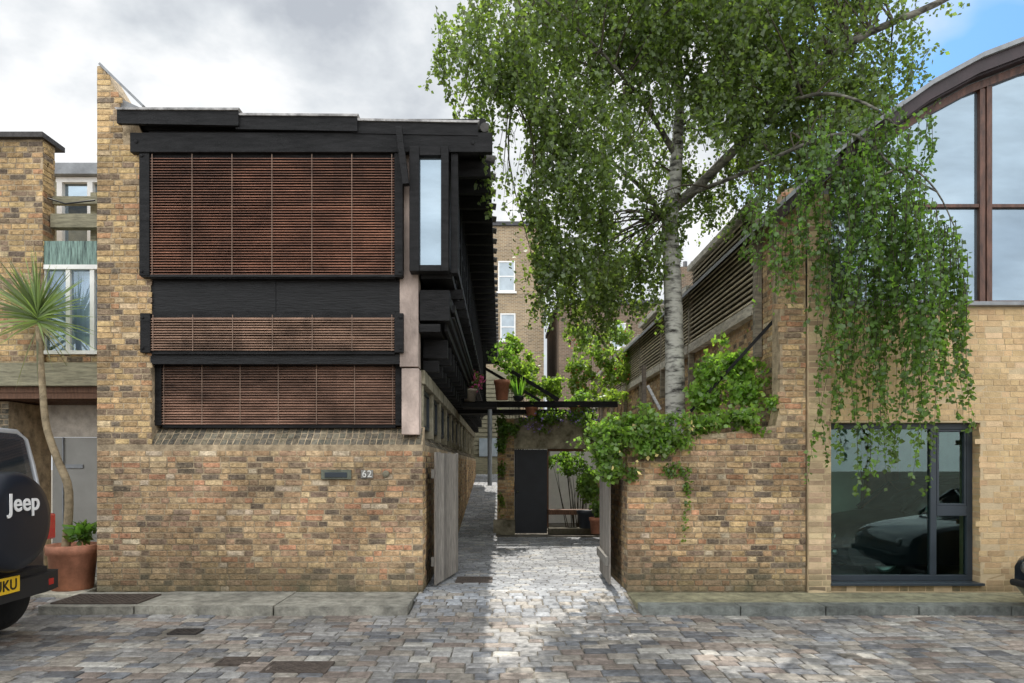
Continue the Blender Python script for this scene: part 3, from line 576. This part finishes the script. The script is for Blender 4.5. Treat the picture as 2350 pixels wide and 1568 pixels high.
far_house('brick mews house across the street',-9,10,-6.5,5.6,[(-6,-4.6,2.9,4.2),(-2.4,-1,2.9,4.2),(1.4,2.8,2.9,4.2),(5,6.4,2.9,4.2),(-5,-3,.6,2),(3.2,5.2,.6,2),(6.5,8.5,.6,2.2)],m_far1,(0,-6.5,0),facing=-1)
# ------------------------------------------------------------ birch tree
T=thing('birch_tree','large weeping birch with pale trunk and hanging branches','tree',(X(1548,10.5),10.5,0))
k=MB(); dt=10.5
def tp(px,py,d=10.5): return Vector((X(px,d),d,Z(py,d)))
def smooth(pts,n=4):
    out=[]; P=[pts[0]]+list(pts)+[pts[-1]]
    for i in range(1,len(P)-2):
        for j in range(n):
            t=j/n; a,b,c,e=P[i-1],P[i],P[i+1],P[i+2]
            out.append(.5*((2*b)+(c-a)*t+(2*a-5*b+4*c-e)*t*t+(3*b-a-3*c+e)*t**3))
    out.append(pts[-1]); return out
def limb(pts,r0,r1,n=10,mi=2):
    p=smooth([Vector(q) for q in pts]); r=[r0+(r1-r0)*(i/(len(p)-1))**.85 for i in range(len(p))]
    r=[q*(1+.07*noise.noise(pp*4)) for q,pp in zip(r,p)]
    k.tube(p,r,n,mi); return p
base=Vector((X(1552,dt),dt,0))
L0=limb([base,tp(1550,1000),tp(1548,800),tp(1543,640),tp(1538,520),tp(1545,440)],.165,.115,16,0)
limbs=[]
limbs.append(limb([tp(1545,455),tp(1555,330),tp(1560,200,10.7),tp(1556,60,11),tp(1560,-150,11.2)],.11,.03,10,0))
limbs.append(limb([tp(1545,480),tp(1600,430,10.3),tp(1680,350,10),tp(1800,235,9.6),tp(1950,100,9.3),tp(2150,8,9),tp(2300,-80,9)],.085,.035))
limbs.append(limb([tp(1540,540),tp(1490,450,10.8),tp(1400,370,11),tp(1290,300,10.6),tp(1150,200,9.8)],.05,.012,8))
limbs.append(limb([tp(1552,360),tp(1480,240,10.2),tp(1380,120,9.8),tp(1250,0,9.4)],.05,.015,8))
limbs.append(limb([tp(1558,250,10.7),tp(1640,150,11.4),tp(1720,20,11.8),tp(1780,-100,12)],.05,.02,8))
limbs.append(limb([tp(1570,450,10.4),tp(1700,400,9.6),tp(1850,330,8.9),tp(1960,310,8.4),tp(2060,390,8.1),tp(2150,440,8)],.035,.01,8))
limbs.append(limb([tp(1800,235,9.6),tp(1900,215,9),tp(2010,250,8.5),tp(2080,320,8.2)],.03,.01,8))
limbs.append(limb([tp(1558,200,10.7),tp(1490,160,11.0),tp(1350,150,10.4),tp(1200,60,9.6)],.035,.012,8))
limbs.append(limb([tp(2030,400,8.1),tp(2090,385,8.05),tp(2150,440,8.05),tp(2190,520,8.0)],.018,.007,6))
crown=[(1180,100,9.3,190,190,1.0),(1110,180,9.2,125,110,.7),(1480,60,10.6,330,240,1.9),(1300,310,9.4,190,190,1.0),(1390,490,10.2,190,150,1.1),(1235,480,9.2,100,130,.6),(1190,330,9.2,100,120,.6),
 (1760,130,10.2,300,220,1.7),(1720,320,10.2,190,150,1.2),(1960,170,9.4,150,140,1.0),(1470,-150,10.8,420,160,1.6),(1900,-100,10,330,140,1.3),(1280,600,9.4,120,65,.5),(1410,640,10.4,110,85,.6),(1850,330,9.2,120,100,.7),(1560,300,10.2,190,170,1.2),(1240,560,9.3,90,60,.4),
 (1330,560,9.8,170,100,.7),(1460,570,10.9,110,120,.6),(1300,500,9.5,140,110,.5),(1940,330,8.8,110,90,.5),(1370,620,10.6,150,100,.6)]
allp=[p for l in limbs for p in l[2:]]
def gap_(p,f=1):
    x,y,z=p; g=y-.674*z
    if -.1<x<.36+.12*math.sin(g*5) and 5.0<g<8.7 and z<8: return random.random()<.82
    u=(x-2.65-.4*(g-5.95))/1.0; v=(g-5.95)/.55
    if u*u+v*v<1+.7*noise.noise(Vector((x*3,g*3,0))): return random.random()<.985
    u=(x-1.2)/.45; v=(g-7.0)/.3
    if u*u+v*v<1: return random.random()<.85
    return False
tips=[t for t in inblob(crown,250,.6) if not gap_(t)]
for t in tips:
    s_=min(allp,key=lambda q:(q-t).length); mid=(s_+t)/2+Vector((random.uniform(-.2,.2),random.uniform(-.2,.2),random.uniform(.05,.35)))
    k.tube(smooth([s_,mid,t],3),[.018-.014*i/6 for i in range(7)],5,1)
k.make('trunk',[m_bark,m_twig,m_barkd],T)
k=MB(); LP=[];LB=[]
def strand(s,L,dens,spread,sink,tw=True,dr0=None):
    n=max(3,int(L/.22)); p=Vector(s); pts=[p.copy()]; dr=Vector((random.uniform(-.1,.1),random.uniform(-.1,.1),0)) if dr0 is None else dr0
    for i in range(n):
        dr+=Vector((random.uniform(-.04,.04),random.uniform(-.04,.04),0)); dr*=.85; p=p+Vector((dr.x,dr.y,-L/n)); pts.append(p.copy())
    if tw: k.tube(pts,[.005-.0035*i/n for i in range(n+1)],3,1,cap=False)
    for i in range(int(L*dens)):
        t=random.random()*n; j=min(n-1,int(t)); q=pts[j].lerp(pts[j+1],t-j); sp=spread*(.4+.6*random.random())*(1-.45*t/n)
        sink.append((q.x+random.gauss(0,sp),q.y+random.gauss(0,sp),q.z+random.gauss(0,sp)))
for p in inblob(crown,5200,.5,thr=-.15,fr=1.3):
    strand(p,random.uniform(.2,.75),60,.06,LP,random.random()<.3)
def env(px,pts):
    return np.interp(px,[a for a,b in pts],[b for a,b in pts])
def bundle(n,m,pxa,pxb,top,bots,d0,d1,dens=36,jit=16):
    for i in range(n):
        cpx=pxa+(pxb-pxa)*(i+.5*random.random()+.25)/n; t0=top(cpx); bm=env(cpx,bots); dd=random.uniform(d0,d1)
        b0=t0+(bm-t0)*random.uniform(.72,1.05)
        for j in range(m):
            px=cpx+random.gauss(0,jit); t=t0+random.uniform(-20,130); b=t+(b0-t)*random.uniform(.55,1.03)
            strand(tp(px,t,dd+random.uniform(-.1,.1)),(b-t)*dd/F,dens,.035,LB,True,Vector((random.uniform(-.03,.03),0,0)))
bundle(8,6,1890,2060,lambda p:random.uniform(330,520),[(1885,800),(1915,1000),(1940,1140),(1965,1180),(1990,1120),(2010,920),(2060,850)],7.8,8.35,38,12)
bundle(11,7,2020,2215,lambda p:env(p,[(2010,400),(2090,385),(2160,450),(2235,590)]),[(2010,950),(2060,1060),(2095,1110),(2130,1080),(2180,1080),(2205,950),(2235,760)],7.6,8.2,42,12)
bundle(8,5,1710,1900,lambda p:random.uniform(340,450),[(1705,640),(1760,760),(1830,720),(1900,720)],8.1,8.6,38)
bundle(11,7,1860,2120,lambda p:random.uniform(190,330),[(1860,520),(1960,560),(2110,480)],8,8.6,50)
bundle(5,5,1960,2090,lambda p:random.uniform(300,380),[(1960,620),(2090,600)],7.9,8.3,48)
LP=[p for p in LP if not gap_(p)]; LB=[p for p in LB if not (gap_(p) and random.random()<.8)]
print('LEAVES',len(LP),len(LB))
leaves(k,LP,.06,(.082,.118,.042),0,.6,1.1,.42,.14)
leaves(k,LB,.056,(.085,.150,.042),0,.8,1.0,.42,.12)
k.make('crown',[m_leaf,m_twig],T)
# ------------------------------------------------------------ climbers & shrubs
def shrub(name,label,cat,blobs,n,size,col,loc,thr=-.2,fr=3,stems=False,down=.1,flowers=None,yel=.25,shell=.5,sprays=0,up=1):
    t=thing(name,label,cat,loc); k=MB(); P=inblob(blobs,n,shell,thr,fr,random.random()*9)
    PL=[tuple(p) for p in P]; s=MB()
    for p in random.sample(P,min(sprays,len(P))):
        v=Vector((random.gauss(0,.35),random.gauss(0,.3),random.uniform(.1,.9)*up)); L=random.uniform(.2,.6); pts=[p+v*L*q+Vector((0,0,-.35*L*q*q)) for q in (0,.35,.7,1)]
        s.tube(pts,.004,3,0,cap=False)
        for _ in range(int(L*60)):
            q=random.random(); c=pts[0].lerp(pts[3],q)+Vector((random.gauss(0,.03),random.gauss(0,.03),random.gauss(0,.03)+.1*L*q*(1-q)*4)); PL.append(tuple(c))
    leaves(k,PL,size,col,0,down,1.1,.45,yel)
    k.make('foliage',[m_leaf],t)
    if stems:
        for p in random.sample(P,min(22,len(P))):
            a=Vector((p.x*.5+loc[0]*.5,loc[1],loc[2])); s.tube(smooth([a,(a+p)/2+Vector((random.uniform(-.1,.1),0,.08)),p],3),[.012-.0014*i for i in range(7)],4)
    if s.v: s.make('stem',[m_twig],t)
    if flowers:
        f=MB(); Q=inblob(blobs,flowers[0],.25); leaves(f,[tuple(p) for p in Q],flowers[1],flowers[2],0,0,.5,.7,0); f.make('flowers',[m_flower],t)
    return t
GRN=(.09,.16,.045)
shrub('climbing_plant','dense green honeysuckle spilling over the brick wall','climber',[(1430,990,8.7,82,36,.3),(1530,985,8.7,85,32,.3),(1610,975,8.7,55,18,.22),(1470,1030,8.55,75,36,.14),(1400,1045,8.6,35,62,.15),(1560,1012,8.6,50,16,.12),(1440,1078,8.6,38,18,.1)],5800,.058,(.12,.20,.052),(X(1560,9.1),9.1,1.0),thr=-.06,flowers=(110,.05,(.75,.6,.25)),sprays=150)
shrub('climbing_plant','leafy climber running along the top of the wall','climber',[(1700,962,8.7,60,10,.14),(1762,935,8.7,14,22,.12),(1735,985,8.62,20,10,.06)],330,.055,(.125,.21,.052),(X(1700),8.8,2.0),thr=.0,sprays=40,up=.5)
shrub('climbing_plant','tall bright leafy climber beside the fence and trunk','climber',[(1650,800,9.6,24,46,.2),(1640,870,9.5,34,45,.3),(1620,925,9.4,34,24,.3),(1690,860,9.6,32,44,.3),(1705,910,9.3,30,22,.3)],1400,.066,(.145,.245,.058),(X(1660,9.7),9.7,1.0),thr=.05,sprays=170)
shrub('climbing_plant','thin ivy trailing down the old brick wall','climber',[(1578,1120,8.66,8,60,.03),(1572,1200,8.66,5,60,.02),(1545,1080,8.66,35,18,.04),(1450,1090,8.66,20,22,.05)],330,.045,GRN,(X(1578),8.66,1.2),thr=None)
shrub('climbing_plant','ivy growing up the brick gate pier','climber',[(1150,1000,15.9,14,60,.1),(1152,1100,15.9,9,90,.06),(1230,960,15.9,45,18,.15),(1170,985,15.85,22,25,.1)],1700,.06,GRN,(X(1155,15.9),15.9,0),thr=-.05)
shrub('flowering_shrub','purple flowering plant trailing over the wall lintel','plant',[(1245,968,15.8,50,27,.2),(1340,955,15.8,45,24,.2),(1290,955,15.9,60,14,.2),(1360,990,15.9,30,26,.15)],1600,.06,GRN,(X(1290,16.1),16.1,2.65),thr=-.08,flowers=(240,.045,(.3,.22,.55)),sprays=30)
shrub('garden_shrub','bright sunlit shrub on the garden terrace','shrub',[(1200,865,18,40,45,.5),(1250,895,17.5,50,28,.5),(1175,800,19,22,32,.4),(1225,830,19,25,24,.4)],900,.085,(.13,.20,.05),(X(1210,18),18,0),thr=.08,fr=3,stems=True,sprays=120)
shrub('garden_shrub','tall sunlit reddish green shrub by the fence','shrub',[(1330,865,20,35,50,.5),(1375,820,20,40,40,.5),(1410,860,20,50,50,.5),(1390,915,17,60,20,.5),(1450,840,20,40,45,.4),(1330,780,21,34,40,.4),(1420,780,22,40,40,.4)],2300,.085,(.125,.19,.05),(X(1370,20),20,0),thr=.04,fr=3,stems=True,flowers=(170,.07,(.5,.14,.07)),sprays=240)
shrub('garden_shrub','lush green shrub seen through the garden opening','shrub',[(1300,1065,17.6,45,28,.5),(1348,1110,17.2,26,42,.4)],1300,.07,(.08,.155,.04),(X(1330,17.5),17.5,0),thr=0,stems=True,sprays=40)
def potted(label,px,py,d,w,h,mat,blobs,n,size,col,spiky=0,flowers=None,name='potted_plant'):
    x=X(px,d); z=Z(py,d); t=thing(name,label,'potted plant',(x,d,z)); k=MB(); r=w/2
    k.lathe((x,d,z),[(0,0),(r*.72,0),(r*.9,h*.8),(r,h*.8),(r*1.02,h),(r*.9,h),(r*.86,h*.88),(0,h*.88)],24); k.make('pot',[mat],t)
    k=MB()
    if spiky:
        for i in range(spiky):
            a=random.random()*6.28; L=size*random.uniform(.6,1); dx,dy=math.cos(a)*.2,math.sin(a)*.2; b=Vector((x+math.cos(a)*r*.5,d+math.sin(a)*r*.5,z+h*.85))
            k.add([b+Vector((-.02,0,0)),b+Vector((.02,0,0)),b+Vector((dx*L+.015,dy*L,L*.6)),b+Vector((dx*L*1.5,dy*L*1.5,L)),b+Vector((dx*L-.015,dy*L,L*.6))],[(0,1,2,3,4)],0,col)
    else: leaves(k,[tuple(p) for p in inblob(blobs,n,.6,-.1,4)],size,col,0,.1,.8,.42)
    k.make('foliage',[m_leaf],t)
    if flowers: f=MB(); leaves(f,[tuple(p) for p in inblob(blobs,flowers[0],.3)],flowers[1],flowers[2],0,0,.5,.7,0); f.make('flowers',[m_flower],t)
D=15.3
potted('pale stone pot with pink flowers on the bridge',1076,922,D,.37,.28,m_palepot,[(1085,875,D,27,22,.2)],200,.07,GRN,flowers=(150,.06,(.75,.15,.36)))
potted('large terracotta pot with leafy shrub on the bridge',1152,918,D,.36,.44,m_terra,[(1160,820,D,40,45,.4)],380,.08,(.1,.18,.05))
potted('terracotta pot of upright striped spiky leaves',1190,920,D,.26,.1,m_darkpot,None,0,.5,(.1,.19,.04),spiky=26)
potted('small terracotta pot on the garden wall',1220,955,15.85,.3,.2,m_terra,[(1225,925,15.85,22,18,.2)],220,.07,GRN)
potted('terracotta trough pot with green shrub on wall',1325,950,15.9,.4,.18,m_terra,[(1330,915,16,35,22,.25)],300,.07,(.1,.18,.05))
potted('dark glazed planter with leafy shrub beside bench',1345,1212,15.4,.42,.4,m_darkpot,[(1350,1120,15.4,25,40,.3)],350,.09,GRN)
potted('terracotta pot on the paving near the gate',1368,1225,14.6,.3,.35,m_terra,[(1372,1170,14.6,15,28,.2)],200,.08,GRN)
# cordyline
d=8.95; xb=X(167,d); t=thing('cordyline_palm','spiky green palm in large terracotta pot by the wall','potted plant',(xb,d,0))
k=MB(); k.lathe((xb,d,0),[(0,0),(.24,0),(.28,.44),(.31,.46),(.325,.50),(.33,.57),(.30,.58),(.27,.5),(0,.5)],36); k.make('pot',[m_terra],t)
k=MB(); tr=smooth([Vector((X(150,d),d,.45))]+[tp(a,b,d) for a,b in [(158,1130),(130,1050),(106,975),(97,880),(88,750)]],5); k.tube(tr,[.055-.018*i/(len(tr)-1) for i in range(len(tr))],12); k.make('trunk',[m_barkg],t)
k=MB(); c=tp(86,735,d)
for i in range(135):
    th=random.random()*6.283; el=math.radians(random.triangular(-60,88,35)); L=random.uniform(.45,.88)
    dv=Vector((math.cos(th)*math.cos(el),math.sin(th)*math.cos(el)*.4,math.sin(el))).normalized(); sd=dv.cross(Vector((random.gauss(0,.3),1,random.gauss(0,.3)))).normalized()*.012; st_=c+Vector((0,0,.15*math.sin(el)))
    dl=.07*(1-math.sin(el)) ; g_=random.uniform(.45,1.35); low=.5 if el<-.4 else 1; col=(.18*g_,.235*g_*(.75 if low<1 else 1),.10*g_)
    pr=[]
    for j,tt in enumerate((0,.35,.7,1)):
        p=st_+dv*L*tt+Vector((0,0,-dl*tt*tt*2)); wv=(1,1.1,.7,.05)[j]; pr.append((p-sd*wv,p+sd*wv))
    for j in range(3): k.add([pr[j][0],pr[j][1],pr[j+1][1],pr[j+1][0]],[(0,1,2,3)],0,col)
leaves(k,[tuple(p) for p in inblob([(188,1225,d,24,20,.15)],130,.5)],.14,(.08,.16,.04),0,-.3,.5,.3)
k.make('leaves',[m_leaf],t)
# ------------------------------------------------------------ off-road car
J=thing('parked_car','dark four wheel drive car with covered spare wheel','car',(-6.7,6.1,-.1))
y0,y1=5.18,7.02; xr=-4.66; xf=-8.9
k=MB(); k.box(xf,xr,y0,y1,.42,1.12); k.make('body',[m_paint],J,bevel=.07)
k=MB(); k.add([(xf+1.3,y0+.02,1.12),(xr,y0+.02,1.12),(xr,y1-.02,1.12),(xf+1.3,y1-.02,1.12),(xf+1.7,y0+.12,1.97),(xr-.12,y0+.12,1.97),(xr-.12,y1-.12,1.97),(xf+1.7,y1-.12,1.97)],[(0,1,5,4),(1,2,6,5),(2,3,7,6),(3,0,4,7),(4,5,6,7),(0,3,2,1)])
k.make('hard_top',[m_hard],J,bevel=.09)
def quadx(k,ya,yb,za,zb,off):
    f=lambda z:xr-.12*(z-1.12)/.85+off
    k.add([(f(za),ya,za),(f(za),yb,za),(f(zb),yb-.04,zb),(f(zb),ya+.04,zb),(f(za)-.03,ya,za),(f(za)-.03,yb,za),(f(zb)-.03,yb-.04,zb),(f(zb)-.03,ya+.04,zb)],[(0,1,2,3),(0,4,5,1),(1,5,6,2),(2,6,7,3),(3,7,4,0)])
k=MB(); quadx(k,y0+.22,y1-.22,1.2,1.86,.012); k.make('rear_window',[m_glassd],J,bevel=.008)
k=MB(); k.beam((xr+.02,6.1,1.72),(xr-.03,6.5,1.36),.015,.02); k.make('rear_wiper',[m_plastic],J)
k=MB(); k.tube([(xr-.005,y1-.07,.9),(xr-.01,y1-.07,1.14),(xr-.075,y1-.12,1.6),(xr-.115,y1-.17,1.86),(xr-.14,y1-.27,1.94),(xr-.15,y0+.6,1.96)],.026,8); k.make('corner_reflection',[m_edge],J)  # pale strip added as the rear pillar's edge reflection, not a fitting
k=MB(); k.prism([(xr-.02,5.25),(xr+.16,5.25),(xr+.21,5.5),(xr+.22,6.1),(xr+.21,6.7),(xr+.15,6.97),(xr-.02,6.99)],'z',.37,.55); k.prism([(xr-.02,5.3),(xr+.12,5.35),(xr+.16,6.1),(xr+.12,6.85),(xr-.02,6.9)],'z',.552,.6); k.make('bumper',[m_plastic],J,bevel=.035)
k=MB(); k.lathe((-4.28,6.12,1.1),[(0,0),(.33,-.005),(.41,-.03),(.45,-.09),(.45,-.26),(.43,-.3),(.3,-.34),(0,-.34)],48,axis='x'); sp=k.make('spare_wheel_cover',[m_cloth],J)
text('Jeep','emblem',.225,.004,(-4.272,6.12,1.27),(math.pi/2,0,math.pi/2),m_white,sp,.0035,sp=1.04)
for yy in (5.22,6.86):
    k=MB(); k.box(xr-.02,xr+.10,yy,yy+.14,.86,1.12); k.make('tail_light',[m_red],J,bevel=.02)
k=MB(); k.box(xr+.225,xr+.24,5.75,6.27,.455,.60); npl=k.make('number_plate',[m_yellow],J)
text('UKU','plate_lettering',.135,.002,(xr+.243,6.09,.525),(math.pi/2,0,math.pi/2),m_blackp,npl,.002,sp=1.05)
k=MB(); k.box(xr+.185,xr+.205,6.68,6.8,.43,.49); k.make('reflector',[m_red],J)
def wheel(par,x,y,z,r,w):
    k=MB(); k.lathe((x,y,z),[(r*.6,-w/2),(r*.9,-w/2),(r,-w*.38),(r,w*.38),(r*.9,w/2),(r*.6,w/2)],36,axis='y'); t=k.make('wheel',[m_tyre],par)
    k=MB(); k.lathe((x,y,z),[(0,-w*.4),(r*.2,-w*.42),(r*.5,-w*.3),(r*.62,-w*.48),(r*.62,w*.48),(r*.5,w*.3),(0,w*.4)],20,axis='y'); k.make('rim',[m_rim],t)
for x in (-5.25,-8.0):
    for y in (5.28,6.92): wheel(J,x,y,.32,.42,.25)
# ------------------------------------------------------------ saloon cars
def car(label,xf,yc,zg,L,W,H,paint,classic,loc):
    c=thing('parked_car',label,'car',loc); s=L/4.0; q=H/1.42
    low=[(.12,.2),(0,.34),(-.0,.56),(.06,.66),(.2,.74),(.5,.82),(1.15,.92),(3.7,.94),(3.95,.8),(4.0,.45),(3.9,.22)]
    cab=[(1.05,.90),(1.62,1.34),(2.0,1.40),(2.9,1.42),(3.35,1.32),(3.85,.92)]
    def loft(mb,poly,secs,m=0):
        n=len(poly); cx=sum(p[0] for p in poly)/n; zb=min(p[1] for p in poly); o=[]
        for yy,si,sz in secs: o+= [(xf+s*(cx+(p[0]-cx)*si),yc+yy,zg+q*(zb+(p[1]-zb)*sz)) for p in poly]
        mb.add(o,[tuple(range(n)),tuple(range(len(o)-1,len(o)-n-1,-1))],m); mb.add(o,[(a*n+i,a*n+(i+1)%n,(a+1)*n+(i+1)%n,(a+1)*n+i) for a in range(len(secs)-1) for i in range(n)],m,(1,1,1),True)
    h=W/2
    k=MB(); loft(k,low,[(-h,.92,.9),(-h+.06,.97,.97),(-h+.25,.995,1),(0,1.01,1.01),(h-.25,.995,1),(h-.06,.97,.97),(h,.92,.9)]); k.make('body',[paint],c,bevel=.02)
    k=MB(); loft(k,cab,[(-h+.07,1,.1),(-h+.2,.95,.93),(h-.2,.95,.93),(h-.07,1,.1)]); k.make('window',[m_glassd2 if classic else m_glassd],c)
    k=MB(); rf_=[(1.62,1.33),(2.0,1.405),(2.9,1.43),(3.4,1.33),(3.38,1.30),(2.9,1.39),(2.0,1.365),(1.66,1.29)]; loft(k,rf_,[(-h+.2,.97,1),(h-.2,.97,1)])
    for yy in (-h+.16,h-.16):
        for (xa_,za_,xb_,zb_) in ((1.1,.93,1.64,1.31),(2.35,.93,2.4,1.38),(3.8,.95,3.36,1.31)):
            k.beam((xf+s*xa_,yc+yy+(.06 if yy>0 else -.06),zg+q*za_),(xf+s*xb_,yc+yy*.97,zg+q*zb_),.05,.05)
    k.make('roof',[paint],c)
    for x in (.72,3.2):
        for y in (-h+.1,h-.1): wheel(c,xf+s*x,yc+y,zg+.29,.29,.19)
    for y in (-h+.28,h-.28):
        k=MB(); k.lathe((xf+.04,yc+y,zg+.56*q),[(0,-.06),(.05,-.05),(.075,-.02),(.08,.06)],20,axis='x'); k.make('headlight',[m_rim],c)
    k=MB(); k.box(xf-.06,xf+.03,yc-h+.12,yc+h-.12,zg+.34,zg+.42); k.make('bumper',[m_rim if classic else m_plastic],c,bevel=.03)
    k=MB(); k.box(xf-.07,xf-.062,yc-.25,yc+.25,zg+.3,zg+.41); k.make('number_plate',[m_white if classic else m_plastic],c)
    return c
car('dark compact car parked at the kerb',5.86,7.1,-.1,4.0,1.65,1.42,m_paint,False,(7.4,7.1,-.1))
car('small dark classic car inside the glazed ground floor room',4.75,10.3,0,3.5,1.5,1.45,m_paint2,True,(6.5,10.3,0))
# ------------------------------------------------------------ sky, sun, camera
EL=math.radians(56)
w=bpy.data.worlds.new('World'); S.world=w; w.use_nodes=True; nt=w.node_tree; N=nt.nodes; L=nt.links
bg=N['Background']; bg.inputs[1].default_value=.1
sk=N.new('ShaderNodeTexSky'); sk.sky_type='NISHITA'; sk.sun_disc=False; sk.sun_elevation=EL; sk.sun_rotation=0
skm=N.new('ShaderNodeMix'); skm.data_type='RGBA'; skm.blend_type='MULTIPLY'; skm.clamp_result=False; skm.inputs[0].default_value=1; skm.inputs[7].default_value=(1.0,1.6,2.0,1); L.new(sk.outputs[0],skm.inputs[6])
tc=N.new('ShaderNodeTexCoord'); mp=N.new('ShaderNodeMapping'); mp.inputs['Scale'].default_value=(1,1,1.7); mp.inputs['Location'].default_value=(.9,.4,.1); L.new(tc.outputs['Generated'],mp.inputs[0])
n1=N.new('ShaderNodeTexNoise'); n1.inputs['Scale'].default_value=3.6; n1.inputs['Detail'].default_value=6; n1.inputs['Roughness'].default_value=.56; n1.inputs['Distortion'].default_value=.1; L.new(mp.outputs[0],n1.inputs[0])
cr=N.new('ShaderNodeValToRGB'); e=cr.color_ramp.elements; e[0].position=.34; e[0].color=(5.2,5.6,6.2,1); e[1].position=.60; e[1].color=(10.8,10.9,11.0,1); x=e.new(.47); x.color=(7.7,8.1,8.5,1); L.new(n1.outputs[0],cr.inputs[0])
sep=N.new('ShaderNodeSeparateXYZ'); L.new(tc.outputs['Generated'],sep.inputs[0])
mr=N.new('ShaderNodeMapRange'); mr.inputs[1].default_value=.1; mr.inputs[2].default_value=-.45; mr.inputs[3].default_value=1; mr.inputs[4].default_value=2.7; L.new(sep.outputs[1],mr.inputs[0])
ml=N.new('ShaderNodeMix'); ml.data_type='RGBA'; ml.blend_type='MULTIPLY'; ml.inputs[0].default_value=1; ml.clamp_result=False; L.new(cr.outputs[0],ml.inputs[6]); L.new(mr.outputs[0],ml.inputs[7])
dp=N.new('ShaderNodeVectorMath'); dp.operation='DOT_PRODUCT'; nv=Vector((1150,1567,1050)).normalized(); dp.inputs[1].default_value=nv; L.new(tc.outputs['Generated'],dp.inputs[0])
n2=N.new('ShaderNodeTexNoise'); n2.inputs['Scale'].default_value=5; n2.inputs['Detail'].default_value=4; L.new(mp.outputs[0],n2.inputs[0])
ad=N.new('ShaderNodeMath'); ad.operation='MULTIPLY_ADD'; ad.inputs[1].default_value=.12; L.new(n2.outputs[0],ad.inputs[0]); L.new(dp.outputs['Value'],ad.inputs[2])
m2=N.new('ShaderNodeMapRange'); m2.inputs[1].default_value=1.01; m2.inputs[2].default_value=1.06; L.new(ad.outputs[0],m2.inputs[0])
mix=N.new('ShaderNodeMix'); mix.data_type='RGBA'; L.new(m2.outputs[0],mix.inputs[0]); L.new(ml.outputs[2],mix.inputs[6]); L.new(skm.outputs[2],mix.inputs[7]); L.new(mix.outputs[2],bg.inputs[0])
sl=bpy.data.lights.new('sun','SUN'); sl.energy=5; sl.angle=math.radians(.5); sl.color=(1,.95,.87); so=bpy.data.objects.new('sun',sl); COL.objects.link(so); so.rotation_euler=(-(math.pi/2-EL),0,0); so.location=(0,0,20)
ca=bpy.data.cameras.new('camera'); ca.lens=24; ca.sensor_width=36; ca.shift_y=(HY-784)/2350; ca.shift_x=(1175-CX)/2350; ca.clip_end=1000; co=bpy.data.objects.new('camera',ca); COL.objects.link(co); co.location=(0,0,CH); co.rotation_euler=(math.pi/2,0,0); S.camera=co
S.view_settings.view_transform='Standard'; S.view_settings.look='None'; S.view_settings.exposure=0
for o in bpy.data.objects:
    if '_b' in o: del o['_b']
